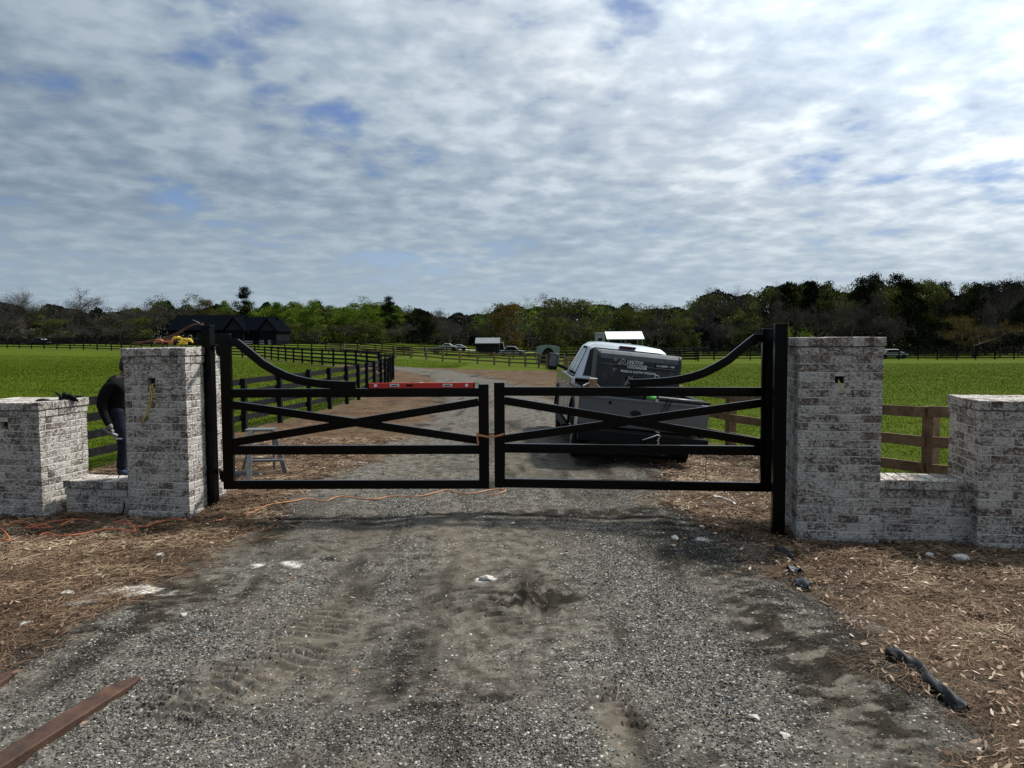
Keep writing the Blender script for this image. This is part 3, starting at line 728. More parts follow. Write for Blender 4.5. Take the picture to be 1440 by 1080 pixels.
# outer, lower pillars; their right (left) end leaves the frame
SW = .95
SL_ = thing('brick_pillar', 'low whitewashed brick pillar left of the gate, cut by the photo edge, black tools on it', 'pillar', (-5.31 - SW * math.cos(ASM), 8.58 - SW * math.sin(ASM), 0), ASM, 'brick pillars of the entrance')
SL_['label'] = 'low whitewashed brick end pillar with black clamps lying on its top'
masonry('shaft', SL_, SW, PW, 1.295, -.12, holes=(('front', .43, .545, .985, 1.075),), seed=5)
opening(SL_, .43, .545, .985, 1.075)
wires(SL_, [[(.5, .05, 1.02), (.505, -.01, 1.0), (.51, -.02, .965), (.49, -.02, .945)]])
SR_ = thing('brick_pillar', 'low whitewashed brick end pillar beside the brown timber fence', 'pillar', (4.27, 6.965, .05), ASM, 'brick pillars of the entrance')
a_, b_ = .36, .46
masonry('shaft', SR_, SW, PW, 1.345, -.12, holes=(('front', a_, b_, .98, 1.07),), seed=12)
opening(SR_, a_, b_, .98, 1.07)
# low screen walls between them
LW = thing('low_brick_wall', 'low whitewashed brick wall with black cord hanging over it, left of the gate', 'brick wall', (-5.12, 8.72, 0), ASM, 'low brick walls between pillars')
masonry('wall_body', LW, .98, .36, .395, -.12, seed=21)
RW = thing('low_brick_wall', 'low whitewashed brick wall below the brown timber fence rails', 'brick wall', (3.462, 7.25, .0), ASM, 'low brick walls between pillars')
masonry('wall_body', RW, .88, .38, .625, -.12, seed=22)

# ------------------------------------------------------------------ gate
def gate_leaf(name, label, hinge, free, zb, ztop, flip):
    hx = Vector((*hinge, 0)); fx = Vector((*free, 0)); d = fx - hx; L = d.length; ang = math.atan2(d.y, d.x)
    r = thing(name, label, 'gate', (hinge[0], hinge[1], zb), ang, 'black steel gate leaves')
    H = ztop - zb; W_ = .11; T = .052
    def st(u0, u1, z1): MB().box(((u0 + u1) / 2, 0, z1 / 2), (u1 - u0, T + .012, z1)).build('stile', M['gate'], r, bevel=.004)
    st(0, W_ + .005, 1.70); st(L - W_ * 1.0, L, 1.14)
    def rail(nm, z, h=.095): MB().box((L / 2 + .003, 0, z), (L - 2 * W_ - .001, T, h)).build(nm, M['gate'], r, bevel=.004)
    rail('rail', .0475); rail('rail', .43, .098); rail('rail', H - .047)
    def brace(za, zb_, yo): MB().bar((W_ + .004, yo, za), (L - W_ - .002, yo, zb_), T - .008, .085).build('brace', M['gate'], r, bevel=.003)
    brace(.93, .53, -.003); brace(.515, .945, .002)
    # arched top rail
    pr = [(.115, 1.645), (.2, 1.645), (.30, 1.565), (.39, 1.49), (.48, 1.412), (.60, 1.34), (.72, 1.28), (.84, 1.24), (.96, 1.213), (1.08, 1.196), (1.2, 1.187), (1.33, 1.18), (1.47, 1.178)]
    m = MB(); vs_ = []; n = len(pr)
    for i, (u, z) in enumerate(pr):
        a = Vector(pr[max(i - 1, 0)]); b = Vector(pr[min(i + 1, n - 1)]); t = (b - a).normalized(); nn = Vector((t.y, -t.x)) * -1
        if i in (0, n - 1): nn = Vector((0, 1))
        if i == 0: pass
        lo = Vector((u, z)) - nn * .085
        for yy in (-T / 2, T / 2): vs_ += [(u, yy, z), (lo.x, yy, lo.y)]
    fs_ = [(0, 1, 3, 2), ((n - 1) * 4, (n - 1) * 4 + 2, (n - 1) * 4 + 3, (n - 1) * 4 + 1)]
    for i in range(n - 1):
        a = i * 4; b = a + 4
        fs_ += [(a, b, b + 1, a + 1), (a + 2, a + 3, b + 3, b + 2), (a, a + 2, b + 2, b), (a + 1, b + 1, b + 3, a + 3)]
    m.add(vs_, fs_); fix_normals(m.build('arched_rail', M['gate'], r, bevel=.003))
    s = -1 
    for z in (.14, 1.52):
        h = MB(); h.box((s * .022, .0, z), (.042, .04, .07)); h.cyl((-.02, -.0, z - .06), (-.02, 0, z + .06), .016, 12); h.build('hinge', M['post_steel'], r)
    return r, L
GL, LL = gate_leaf('gate_leaf', 'black steel gate leaf with red level resting on its top rail', (-3.168, 8.36), (-.2535, 8.30), .352, 1.452, False)
GR, LR = gate_leaf('gate_leaf', 'black steel gate leaf in front of the parked pickup', (2.706, 7.95), (-.192, 8.29), .370, 1.462, True)
def gate_post(label, x, y, ztop, w=.118):
    z0 = hz1(x, y) - .1
    r = thing('gate_post', label, 'gate post', (x, y, z0), ASM, 'square steel gate posts')
    MB().box((0, 0, (ztop - z0) / 2), (w, w, ztop - z0 - .02)).build('post', M['post_steel'], r, bevel=.004)
    MB().box((0, 0, ztop - z0 - .004), (w + .008, w + .008, .012)).build('post_cap', M['post_steel'], r, bevel=.003)
    return r
gate_post('square black steel post beside the pillar topped with yellow tools', -3.402, 8.62, 2.15, .104)
gate_post('square black steel post beside the bare-topped pillar', 2.60, 7.44, 2.11)
MB().box((0, 0, 0), (.26, .05, .06)).build('x', M['post_steel']) if False else None
for (a, b) in (((-3.33, 8.66), (-3.19, 8.40)), ((2.60, 7.50), (2.70, 7.90))):
    for i, z in enumerate((.5, 1.9)):
        par = GL if a[0] < 0 else GR
        pa = Vector((*a, z)); pb = Vector((*b, z)); mi_ = (Matrix.Translation(par.location) @ Matrix.Rotation(par.rotation_euler.z, 4, 'Z')).inverted()
        MB().bar(mi_ @ pa, mi_ @ pb, .02, .06).build('hinge_arm', M['post_steel'], par)
# level on the left leaf's top rail
pa = P(518, 546, 8.33); pb = P(667, 545, 8.31)
lv = thing('spirit_level', 'long red spirit level lying on the top rail of the left gate leaf', 'spirit level', (pa.x, 8.335, 1.4535), math.atan2(8.30 - 8.335, pb.x - pa.x))
LV = pb.x - pa.x
m = MB(); m.box((LV / 2, 0, .004), (LV, .026, .008)); m.box((LV / 2, 0, .028), (LV, .016, .04)); m.box((LV / 2, 0, .052), (LV, .026, .008)); m.build('level_body', M['red'], lv, bevel=.0015)
for u in (.0, 1.0): MB().box((u * LV, 0, .028), (.012, .03, .06)).build('end_cap', M['black'], lv)
for u in (.25, .75):
    m = MB(); m.box((LV * u, -.0105, .030), (.10, .006, .030)); w_ = m.build('vial_window', M['white'], lv)
    MB().cyl((LV * u - .035, -.016, .030), (LV * u + .035, -.016, .030), .006, 8).build('vial', M['blackgloss'], w_)
MB().box((LV * .5, -.0, .0585), (.035, .02, .008)).build('vial_window', M['white'], lv)
for u in (.07, .93):
    m = MB(); m.lathe([(-.015, .0), (-.015, .017), (-.009, .017), (-.009, 0)], (LV * u, 0, .029), 'y', 16); m.build('plumb_vial', M['white'], lv)
MB().box((LV * .39, -.0092, .028), (.07, .003, .022)).build('nameplate', M['black'], lv)
# strap that holds the leaves together
p0 = P(670, 611, 8.24); p1 = P(690, 615, 8.22); p2 = P(707, 611, 8.22)
m = MB(); m.bar(p0, p1, .006, .022); m.bar(p1, p2, .006, .020); m.bar(P(671, 608, 8.235), P(672, 626, 8.235), .014, .012, (0, 1, 0))
m.bar(P(671, 610, 8.24), P(671, 610, 8.36), .02, .02); m.bar(P(707, 610.5, 8.22), P(707, 610.5, 8.34), .02, .02); m.bar(P(671, 610, 8.345), P(707, 610.5, 8.345), .005, .02)
m.box(P(689.5, 614, 8.212), (.035, .012, .03))
tag(m.build('tie_strap', M['strap_or']), 'faded orange strap tying the two gate leaves together', 'strap')

# ------------------------------------------------------------------ fences
def resample(pl_, step):
    out = [Vector(pl_[0])]; need = step
    for a, b in zip(pl_[:-1], pl_[1:]):
        a = Vector(a); b = Vector(b); L = (b - a).length; s = 0
        while L - s > need: s += need; out.append(a + (b - a) * (s / L)); need = step
        need -= L - s
    return out
def fence(label, pl_, step, mtl, H=1.25, rails=(.30, .60, .90, 1.18), pw=.12, rh=.14, side=1, group=None, ppx=None):
    pts = resample([tuple(p) for p in pl_], step); base = pts[0]
    z0 = gz(base.x, base.y); r = thing('rail_fence', label, 'fence', (base.x, base.y, z0), 0, group)
    zs = [gz(p.x, p.y) for p in pts]
    for i, p in enumerate(pts):
        if i >= 100: break
        q = pts[min(i + 1, len(pts) - 1)] - pts[max(i - 1, 0)]; a = math.atan2(q.y, q.x); hh = H + random.uniform(-.02, .03)
        m = MB(); m.box((p.x - base.x, p.y - base.y, zs[i] - z0 + hh / 2 - .15), (pw, pw, hh + .3), Matrix.Rotation(a, 3, 'Z') @ Matrix.Rotation(random.uniform(-.012, .012), 3, 'Y')); m.build('post', mtl, r)
    for rz in rails:
        m = MB()
        for i in range(len(pts) - 1):
            a, b = pts[i], pts[i + 1]; d = (b - a).normalized(); nn = Vector((-d.y, d.x)) * side * (pw / 2 + .018)
            j0, j1 = random.uniform(-.012, .012), random.uniform(-.012, .012)
            m.bar((a.x - base.x + nn.x, a.y - base.y + nn.y, zs[i] - z0 + rz - rh / 2 + j0), (b.x - base.x + nn.x, b.y - base.y + nn.y, zs[i + 1] - z0 + rz - rh / 2 + j1), .03, rh)
        m.build('rail', mtl, r)
    return r
Lf = [tuple(p) for p in FL]
fence('black four-rail fence curving from behind the left pillars round the pasture corner', Lf[1:9], 1.75, M['fence_black'], 1.17, (.36, .62, .89, 1.13), pw=.105, rh=.125, group='black rail fences')
fence('black rail fence running back from the bend of the drive towards the barn', Lf[8:], 2.9, M['fence_black'], 1.3, (.35, .66, .97, 1.25), side=-1, group='black rail fences')
fence('brown timber fence running beside the pickup from the right pillars', [tuple(p) for p in FR[0:11]], 2.29, M['fence_brown'], 1.13, (.38, .73, 1.12), pw=.15, side=1, group='brown timber fences')
fence('brown timber fence crossing behind the bend of the drive', [tuple(p) for p in FR[10:15]], 2.75, M['fence_brown'], 1.32, (.45, .82, 1.22), pw=.15, side=-1, group='brown timber fences')
fence('far black rail fence along the barn side of the lane', [(-13, 100), (-24, 107), (-38, 118), (-60, 128), (-100, 138)], 3.2, M['fence_black'], 1.35, (.4, .72, 1.03, 1.3), group='black rail fences')
fence('black rail fence along the wood edge of the right pasture', [(14, 98), (30, 102), (50, 104), (72, 104), (105, 102)], 2.6, M['fence_black'], 1.35, (.35, .68, 1.0, 1.3), group='black rail fences')
fence('double black fence line in the hollow behind the pickup', [(4, 88), (12, 92), (24, 96), (14, 98)][:3], 2.6, M['fence_black'], 1.3, (.35, .68, 1.0, 1.3), group='black rail fences')
fence('distant black fence below the grey shed', [(-22, 112), (-8, 110), (8, 112), (26, 116), (44, 124)], 3.2, M['fence_black'], 1.4, (.4, .72, 1.05, 1.35), group='black rail fences')
fence('black paddock fence climbing past the distant house', [(22, 118), (34, 132), (38, 150)], 3.2, M['fence_black'], 1.4, (.4, .72, 1.05, 1.35), group='black rail fences')

# ------------------------------------------------------------------ small things round the gate
def gpts(pxs, up=.012): 
    out = []
    for (px, py) in pxs:
        q = G(px, py); out.append(Vector((q.x, q.y, hz1(q.x, q.y) + up)))
    return out
def smoothpts(pts, k=5):
    out = []; n = len(pts)
    for i in range(n - 1):
        p0, p1, p2, p3 = pts[max(i - 1, 0)], pts[i], pts[i + 1], pts[min(i + 2, n - 1)]
        for j in range(k):
            t = j / k; out.append(.5 * ((2 * p1) + (p2 - p0) * t + (2 * p0 - 5 * p1 + 4 * p2 - p3) * t * t + (3 * p1 - p0 - 3 * p2 + p3) * t ** 3))
    return out + [pts[-1]]
def cord(name, pxs, label, mtl, r=.0055, cat='cord', up=.014, loft=None):
    pts = smoothpts(gpts(pxs, up), 5)
    if loft: pts = [p + Vector((0, 0, loft * abs(math.sin(i * .33)))) for i, p in enumerate(pts)]
    o = MB().tube(pts, r, 8).build(name, mtl, None, smooth=True); return tag(o, label, cat)
cord('extension_cord', [(-30, 770), (0, 771), (14, 770), (3, 756), (-12, 749), (6, 752), (14, 746), (24, 741), (36, 741), (47, 751), (62, 753), (75, 751), (60, 748), (36, 753), (58, 750), (82, 739), (104, 737), (84, 748), (108, 740), (128, 743)],
     'bright orange extension cord looped on the straw in front of the low end pillar', M['orange'], .0065, up=.05, loft=.02)
cord('extension_cord', [(55, 763), (68, 760), (84, 763), (100, 764), (128, 757), (160, 753), (190, 752), (178, 742), (160, 743), (184, 746), (206, 747), (222, 742), (240, 738), (262, 740)],
     'orange extension cord lying in the straw at the foot of the tall left pillar', M['orange'], .006, up=.05, loft=.012)
cord('cable', [(262, 742), (300, 736), (353, 726), (378, 716), (411, 709), (433, 703), (457, 707), (479, 701), (524, 703), (549, 699), (586, 700), (612, 695), (631, 691), (650, 696), (672, 695), (688, 691), (704, 690), (711, 692), (705, 695), (686, 697)],
     'faded orange cord trailing across the gravel beneath the left gate leaf', M['strap_or'], .006)
cord('cable', [(350, 700), (372, 697), (378, 705), (360, 712), (338, 708), (330, 716), (350, 722), (390, 712), (408, 700)], 'brown cord coiled in the straw at the left gate post', M['rustwire'], .005, up=.03)
# black cord over the low wall
bc = [Vector((-4.30, 9.35, .05)), Vector((-4.33, 9.16, .36)), P(171, 668, 9.05), P(168, 677, 8.72), P(170, 688, 8.62), P(174, 702, 8.6), P(174, 716, 8.55), P(167, 727, 8.45), P(152, 735, 8.4), P(140, 737, 8.45)]
tag(MB().tube(smoothpts(bc, 5), .007, 8).build('cable', M['black'], None, smooth=True), 'black cord hanging over the low wall against the tall left pillar', 'cord')

# tools on the tall left pillar
def onL(px, py, yoff, zoff=0):        # world point above the left pillar top, through pixel, at local depth yoff
    o = Vector((-4.235, 8.375, 0)) + Matrix.Rotation(ASM, 3, 'Z') @ Vector((0, yoff, 0)); n = Vector((math.sin(R(10.2)), math.cos(R(10.2)), 0)); d = ray(px, py)
    t = (o - Vector((0, 0, CAMH))).dot(n) / d.dot(n); q = Vector((0, 0, CAMH)) + d * t; q.z = max(q.z + zoff, 1.905 + .01); return q
rb = thing('rod_bundle', 'bundle of thin rusty rods with bent pale-tipped ends lying on the tall left pillar', 'rods', onL(235, 486, .2))
rb['label'] = 'bundle of thin rusty rods, one bent upward, on the pillar top beside yellow tools'
for i, (pl_, r_) in enumerate((([(182, 485), (215, 478), (240, 472), (262, 461), (276, 456), (286, 455)], .008), ([(200, 482), (230, 476), (250, 470), (268, 458), (282, 455)], .008), ([(186, 482), (222, 479), (242, 476), (258, 472)], .009), ([(205, 480), (225, 477), (246, 478)], .009), ([(190, 486), (212, 480), (236, 477)], .009), ([(215, 484), (240, 478), (255, 477)], .008))):
    MB().tube(smoothpts([onL(a, b, .25 + .05 * i) for a, b in pl_], 4), r_, 6).build('rod', M['rustwire'], rb, smooth=True, off=rb.location)
for pl_ in ([(271, 450), (278, 453), (286, 458)], [(280, 455), (288, 460), (293, 463)]):
    MB().tube([onL(a, b, .35) for a, b in pl_], .006, 6).build('bent_end', M['alu'], rb, smooth=True, off=rb.location)
def clamp_tool(name, label, cat, loc, rz, mtl, s=1.0):
    r = thing(name, label, cat, loc, rz)
    MB().box((0, 0, .03 * s), (.15 * s, .05 * s, .05 * s)).build('body', mtl, r, bevel=.008)
    MB().tube([(-.06 * s, 0, .05 * s), (-.10 * s, .0, .065 * s), (-.15 * s, .01, .06 * s), (-.19 * s, .02, .03 * s)], [.017 * s, .02 * s, .018 * s, .012 * s], 8).build('handle', mtl, r, smooth=True)
    m = MB(); m.cyl((.07 * s, 0, .035 * s), (.15 * s, 0, .035 * s), .018 * s, 10); m.build('chuck', M['black'], r)
    MB().box((-.02 * s, -.028 * s, .015 * s), (.06 * s, .012, .028)).build('trigger', M['black'], r)
    return r
q = onL(236, 485, .10); clamp_tool('power_drill', 'brown and black hand drill overhanging the front of the tall left pillar', 'drill', q, .1, M['amber'], .8)
q = onL(256, 485, .14); clamp_tool('hand_tool', 'bright yellow hand tool at the right corner of the tall left pillar top', 'hand tool', q, 2.9, M['yellow'], .8)
q = onL(262, 481, .30); clamp_tool('hand_tool', 'yellow tool behind the others on the tall left pillar', 'hand tool', q, .7, M['yellow'], .8)
q = onL(267, 475, .2); m = MB(); m.tube([q + Vector((.022 * math.cos(t), 0, .036 * math.sin(t) - .005)) for t in np.linspace(-.6, 3.8, 16)], .0045, 6); tag(m.build('wire_loop', M['alu'], None, smooth=True), 'small grey wire loop standing among the yellow tools', 'wire')
# black clamps on the low left pillar
def onS(px, py, dep): return P(px, py, dep)
bcl = thing('bar_clamp', 'black bar clamp with a grey bar lying along the low end pillar', 'clamp', P(80, 566, 8.95))
bcl.location.z = 1.297
def S(name, pts, r, mt, n=8): MB().tube([P(a, b, d) for a, b, d in pts], r, n).build(name, M[mt], bcl, smooth=True, off=bcl.location)
S('handle', [(50, 565, 8.85), (54, 564, 8.85), (60, 563.5, 8.86), (69, 563.5, 8.88)], [.012, .024, .026, .018], 'black')
S('bar', [(66, 563.5, 8.88), (92, 562, 9.0), (108, 562, 9.1)], .009, 'steelgrey')
S('jaw', [(85, 562, 8.95), (85, 557, 8.95), (78, 552, 8.95)], [.022, .02, .010], 'black')
S('jaw', [(88, 561, 9.0), (90, 555, 9.0), (91, 551, 9.0)], [.022, .018, .014], 'black')
S('grip', [(91, 556, 9.0), (99, 556, 9.02), (107, 561, 9.05)], [.018, .022, .015], 'black')
S('grip', [(92, 561, 9.0), (101, 560.5, 9.05), (110, 563.5, 9.08)], [.022, .024, .016], 'black')

# small stepladder behind the gate
F1, F2, R1, R2 = [Vector(gpts([p], 0)[0]) for p in ((350, 677), (402, 668), (342, 661), (386, 661))]
T1, T2 = P(352, 611, 10.95), P(378, 611, 11.1); T1.z = T2.z = .68
sl = thing('step_ladder', 'small folding aluminium step ladder standing in the straw behind the left gate leaf', 'step ladder', F1)
MB().box((T1 + T2) / 2 + Vector((0, .06, 0)), (.40, .24, .03), .1).build('top_step', M['alu'], None).parent = sl
sl.children[0].location = -F1
for a, b, mt in ((F1, T1, 'alu'), (F2, T2 + Vector((.06, 0, 0)), 'alu'), (R1, T1 + Vector((-.02, .2, 0)), 'steelgrey'), (R2, T2 + Vector((0, .2, 0)), 'steelgrey')):
    l = MB(); l.bar(a, b, .065 if mt == 'alu' else .03, .028, (0, 1, 0)); l.build('leg', M[mt], sl, off=F1)
for t in (.36,):
    m = MB(); m.box((F1.lerp(T1, t) + F2.lerp(T2, t)) / 2, ((F2 - F1).length * (1 - t * .55), .09, .025), .1); m.build('step', M['alu'], sl, off=F1)
m = MB(); m.bar(R1.lerp(T1, .3), R2.lerp(T2, .3), .02, .03); m.build('brace', M['steelgrey'], sl, off=F1)
def lump(name, label, cat, px, py, sx, sy, sz, mtl, amp=.35, seed=0, sub=3, sink=.3, group=None, rz=0):
    q = G(px, py); z = hz1(q.x, q.y); bm = bmesh.new(); bmesh.ops.create_icosphere(bm, subdivisions=sub, radius=1)
    for v in bm.verts:
        n = vnoise(np.array([v.co.x * 1.7 + seed * 7.1 + v.co.z]), np.array([v.co.y * 1.7 + seed * 3.3 - v.co.z]))[0] - .5
        n2 = vnoise(np.array([v.co.x * 5 + seed]), np.array([v.co.y * 5 + v.co.z * 4]))[0] - .5
        v.co *= 1 + amp * n * 2 + amp * .5 * n2
        v.co.x *= sx; v.co.y *= sy; v.co.z *= sz
    me = bpy.data.meshes.new(name); bm.to_mesh(me); bm.free(); me.materials.append(mtl)
    o = bpy.data.objects.new(name, me); COL.objects.link(o); o.location = (q.x, q.y, z + sz * (1 - sink) * .6); o.rotation_euler = (0, 0, rz)
    return tag(o, label, cat, group)
lump('crumpled_sheet', 'crumpled dark plastic sheet on the straw at the foot of the step ladder', 'plastic sheet', 345, 668, .22, .10, .05, M['fabric'], .6, 3)
# pale stones and scraps
for i, (px, py, s, lab) in enumerate(((683, 817, .055, 'flat white scrap lying alone in the middle of the drive'), (225, 783, .05, 'flat pale stone on the straw edge left of the drive'), (259, 866, .03, 'single pale stone in the gravel left of the drive'),
        (95, 835, .05, 'chalky stone at the straw edge near the left frame side'), (34, 881, .04, 'pale bark scrap on the dry straw at far left'), (950, 760, .05, 'white stone in front of the right gate leaf end'), (1352, 788, .075, 'large pale stone on the straw in front of the right end pillar'),
        (1306, 784, .05, 'grey stone left of the large pale one on the straw'), (1104, 1034, .03, 'large pale pebble at the lower right of the drive'), (1061, 1011, .03, 'rounded pale pebble right of the loose gravel'), (722, 737, .03, 'small pale stone on the drive below the gate'),
        (987, 740, .035, 'small white stone beside the dark hollow at the right post'), (140, 812, .03, 'small white stone in the straw below the orange cord'))):
    lump('pale_stone', lab, 'stone', px, py, s, s * .7, s * .45, M['rock'], .4, i + 1, 2, rz=i)
pts = [p for p in gpts([(1003, 703), (1012, 703.5), (1022, 705), (1030, 709), (1034, 713)], .02)]
tag(MB().tube(smoothpts(pts, 4), .011, 8).build('plastic_strip', M['white'], None, smooth=True), 'thin curved white plastic strip on the straw behind the right gate leaf', 'plastic strip')
# torn landscape cloth
def cloth(name, label, pxs, wid, mtl, seed):
    pts = smoothpts(gpts(pxs, .03), 8); rr = random.Random(seed); V = []; k = 9
    off = [rr.random() * 6 for _ in range(4)]
    for i, p in enumerate(pts):
        d = (pts[min(i + 1, len(pts) - 1)] - pts[max(i - 1, 0)]).normalized(); nn = Vector((-d.y, d.x, 0)).normalized()
        ww = wid * (.55 + .45 * math.sin(math.pi * (i + .5) / len(pts))) * (1 + .16 * math.sin(i * .37 + off[0]))
        for j in range(k):
            t = j / (k - 1) - .5
            z = .028 * math.cos(t * 4.6 + .5 * math.sin(i * .3)) + .007 * math.sin(i * .5 + j * 1.3 + off[1]) + .005 * math.sin(j * 2.9 + i * .37) + .01 * math.sin(i * .23 + off[2])
            V.append(p + nn * t * ww + Vector((0, 0, z)))
    F = [(i * k + j, i * k + j + 1, (i + 1) * k + j + 1, (i + 1) * k + j) for i in range(len(pts) - 1) for j in range(k - 1)]
    o = meshobj(name, V, F, mtl, None, True); s = o.modifiers.new('solid', 'SOLIDIFY'); s.thickness = .003
    return tag(o, label, 'landscape cloth')
cloth('landscape_cloth', 'long torn strip of black landscape cloth poking from the straw at lower right', [(1246, 938), (1266, 945), (1290, 955), (1312, 975), (1334, 995), (1356, 1012)], .10, M['fabric'], 2)
cloth('landscape_cloth', 'short black scrap of landscape cloth nearest the right brick pillar', [(1090, 781), (1102, 784), (1116, 791)], .10, M['fabric'], 3)
cloth('landscape_cloth', 'blue-grey scrap of cloth in the straw below the black one', [(1108, 808), (1118, 808), (1124, 812)], .12, M['bluegrey'], 4)
cloth('landscape_cloth', 'folded blue-grey scrap at the very edge of the gravel on the right', [(1118, 824), (1128, 828), (1138, 834)], .10, M['bluegrey'], 5)
# rusty steel tines, bottom left
def tine(label, tipL, tipR, backL, backR):
    a, b, c, d = [gpts([p], 0)[0] for p in (tipL, tipR, backR, backL)]
    mid0 = (a + b) / 2; mid1 = (c + d) / 2; ax = (mid1 - mid0).normalized(); L = 1.35; w = .125
    o = thing('fork_tine', label, 'steel bar', mid0, math.atan2(ax.y, ax.x), 'rusty steel tines on the gravel')
    V = []; st = [(0, .42, .012), (.05, .62, .018), (.12, .9, .026), (.20, 1, .032), (.6, 1, .042), (1.0, 1, .048), (L, 1, .05)]
    for (x, ww, t) in st:
        h = w * ww / 2; e = .006; V += [(x, -h, 0), (x, h, 0), (x, h, t - e), (x, h - e * 1.6, t), (x, -h + e * 1.6, t), (x, -h, t - e)]
    F = [tuple(range(5, -1, -1)), tuple((len(st) - 1) * 6 + k for k in range(6))] + [(i * 6 + k, i * 6 + (k + 1) % 6, (i + 1) * 6 + (k + 1) % 6, (i + 1) * 6 + k) for i in range(len(st) - 1) for k in range(6)]
    fix_normals(meshobj('tine_blade', V, F, M['rust'], o)); o.location.z += .006
    return o
tine('rusty tapered steel bar with its pointed end reaching into the gravel at lower left', (182, 957), (203, 957), (0, 1072), (25, 1085))
tine('short visible tip of a second rusty steel bar at the left photo edge', (8, 944), (30, 944), (-172, 1059), (-150, 1070))
# marker wire by the pickup
q = G(993, 680); m = MB(); m.tube([(q.x, q.y, hz1(q.x, q.y) - .05), (q.x - .005, q.y, hz1(q.x, q.y) + .2), (q.x - .003, q.y, hz1(q.x, q.y) + .42)], .006, 6)
tag(m.build('marker_stake', M['black'], None), 'thin dark wire stake in the ground behind the pickup', 'stake')

# ------------------------------------------------------------------ person behind the left pillar
def skinned(name, chains, mtl, parent=None, sub=2, root=0):
    """chains: list of lists of (point, rx, ry); identical points are welded"""
    V = []; E = []; RR = []; idx = {}
    def vid(p, r):
        k = tuple(round(c, 4) for c in p)
        if k not in idx: idx[k] = len(V); V.append(p); RR.append(r)
        return idx[k]
    for ch in chains:
        prev = None
        for p, r in ch:
            i = vid(p, r)
            if prev is not None and prev != i: E.append((prev, i))
            prev = i
    me = bpy.data.meshes.new(name); me.from_pydata(V, E, []); o = bpy.data.objects.new(name, me); COL.objects.link(o)
    me.materials.append(mtl); s = o.modifiers.new('skin', 'SKIN'); s.use_smooth_shade = True
    for i, r in enumerate(RR):
        me.skin_vertices[0].data[i].radius = r if isinstance(r, tuple) else (r, r)
        me.skin_vertices[0].data[i].use_root = (i == root)
    b = o.modifiers.new('sub', 'SUBSURF'); b.levels = sub; b.render_levels = sub
    if parent is not None: o.parent = parent
    return o
px0, py0 = -5.69, 11.15
man = thing('person', 'person in black shirt and blue jeans standing half hidden behind the tall left pillar', 'person', (px0, py0, hz1(px0, py0)), 0)
# local frame: +x is where he faces, y away from the camera
body = skinned('body', [
    [((0.0, 0, .93), (.07, .09)), ((-.02, 0, 1.06), (.07, .09)), ((-.03, 0, 1.22), (.10, .13)), ((0.0, 0, 1.38), (.12, .17)), ((.04, 0, 1.47), .065), ((.08, 0, 1.54), .055), ((.12, 0, 1.60), (.085, .075)), ((.135, 0, 1.66), (.098, .078)), ((.125, 0, 1.72), (.085, .068))],
    [((0.0, 0, 1.38), (.12, .17)), ((-.02, -.19, 1.37), .075), ((-.12, -.23, 1.22), .058), ((-.17, -.23, 1.07), .052), ((-.15, -.24, 1.02), .05), ((-.10, -.26, .90), .042), ((-.06, -.27, .80), .032), ((-.045, -.27, .76), (.032, .045)), ((-.03, -.27, .70), (.022, .045))],
    [((0.0, 0, 1.38), (.12, .17)), ((.03, .19, 1.37), .075), ((.10, .24, 1.22), .058), ((.18, .24, 1.10), .05), ((.28, .16, 1.06), .042), ((.38, .08, 1.08), .032), ((.44, .06, 1.09), (.04, .03))],
    [((0.0, 0, .93), (.07, .09)), ((.0, -.09, .86), .08), ((.04, -.10, .66), .085), ((.06, -.10, .48), .065), ((.04, -.10, .30), .06), ((.0, -.10, .10), .045), ((.02, -.10, .05), .045), ((.12, -.11, .035), (.04, .035))],
    [((0.0, 0, .93), (.07, .09)), ((.0, .09, .86), .08), ((.02, .11, .66), .085), ((.0, .12, .48), .065), ((-.02, .12, .30), .06), ((-.05, .12, .10), .045), ((-.03, .12, .05), .045), ((.07, .14, .035), (.04, .035))]], M['skin'], man)
shirt = skinned('shirt', [
    [((.0, 0, .76), (.17, .19)), ((-.01, 0, .92), (.16, .18)), ((-.03, 0, 1.06), (.17, .185)), ((-.05, 0, 1.22), (.185, .20)), ((-.005, 0, 1.38), (.14, .19)), ((.03, 0, 1.46), .085)],
    [((-.005, 0, 1.38), (.14, .19)), ((-.03, -.19, 1.36), .095), ((-.13, -.23, 1.22), .088), ((-.17, -.23, 1.07), .078), ((-.15, -.24, 1.01), .068), ((-.11, -.26, .90), .056), ((-.06, -.27, .80), .05), ((-.05, -.27, .765), .046)],
    [((-.005, 0, 1.38), (.14, .19)), ((.02, .19, 1.36), .095), ((.10, .24, 1.22), .078), ((.18, .24, 1.09), .066), ((.28, .16, 1.05), .056)]], M['shirt'], man)
jeans = skinned('jeans', [
    [((0.0, 0, 1.08), (.13, .15)), ((0.0, 0, .91), (.15, .17)), ((.0, -.09, .84), .122), ((.04, -.10, .66), .10), ((.06, -.10, .48), .082), ((.04, -.10, .30), .078), ((.01, -.10, .10), .074)],
    [((0.0, 0, .91), (.15, .17)), ((.0, .09, .84), .122), ((.02, .11, .66), .10), ((.0, .12, .48), .082), ((-.02, .12, .30), .078), ((-.05, .12, .10), .074)]], M['jeans'], man)
for k, (bx, by) in enumerate(((.0, -.10), (-.05, .12))):
    skinned('boot', [[((bx, by, .16), .062), ((bx + .0, by, .07), .062), ((bx + .08, by, .05), (.05, .052)), ((bx + .19, by - .01, .035), (.034, .05))]], M['boot'], man)
skinned('hair', [[((.04, 0, 1.52), (.06, .065)), ((.065, 0, 1.60), (.085, .08)), ((.09, 0, 1.70), (.095, .085)), ((.12, 0, 1.75), (.085, .075))]], M['hair'], man)
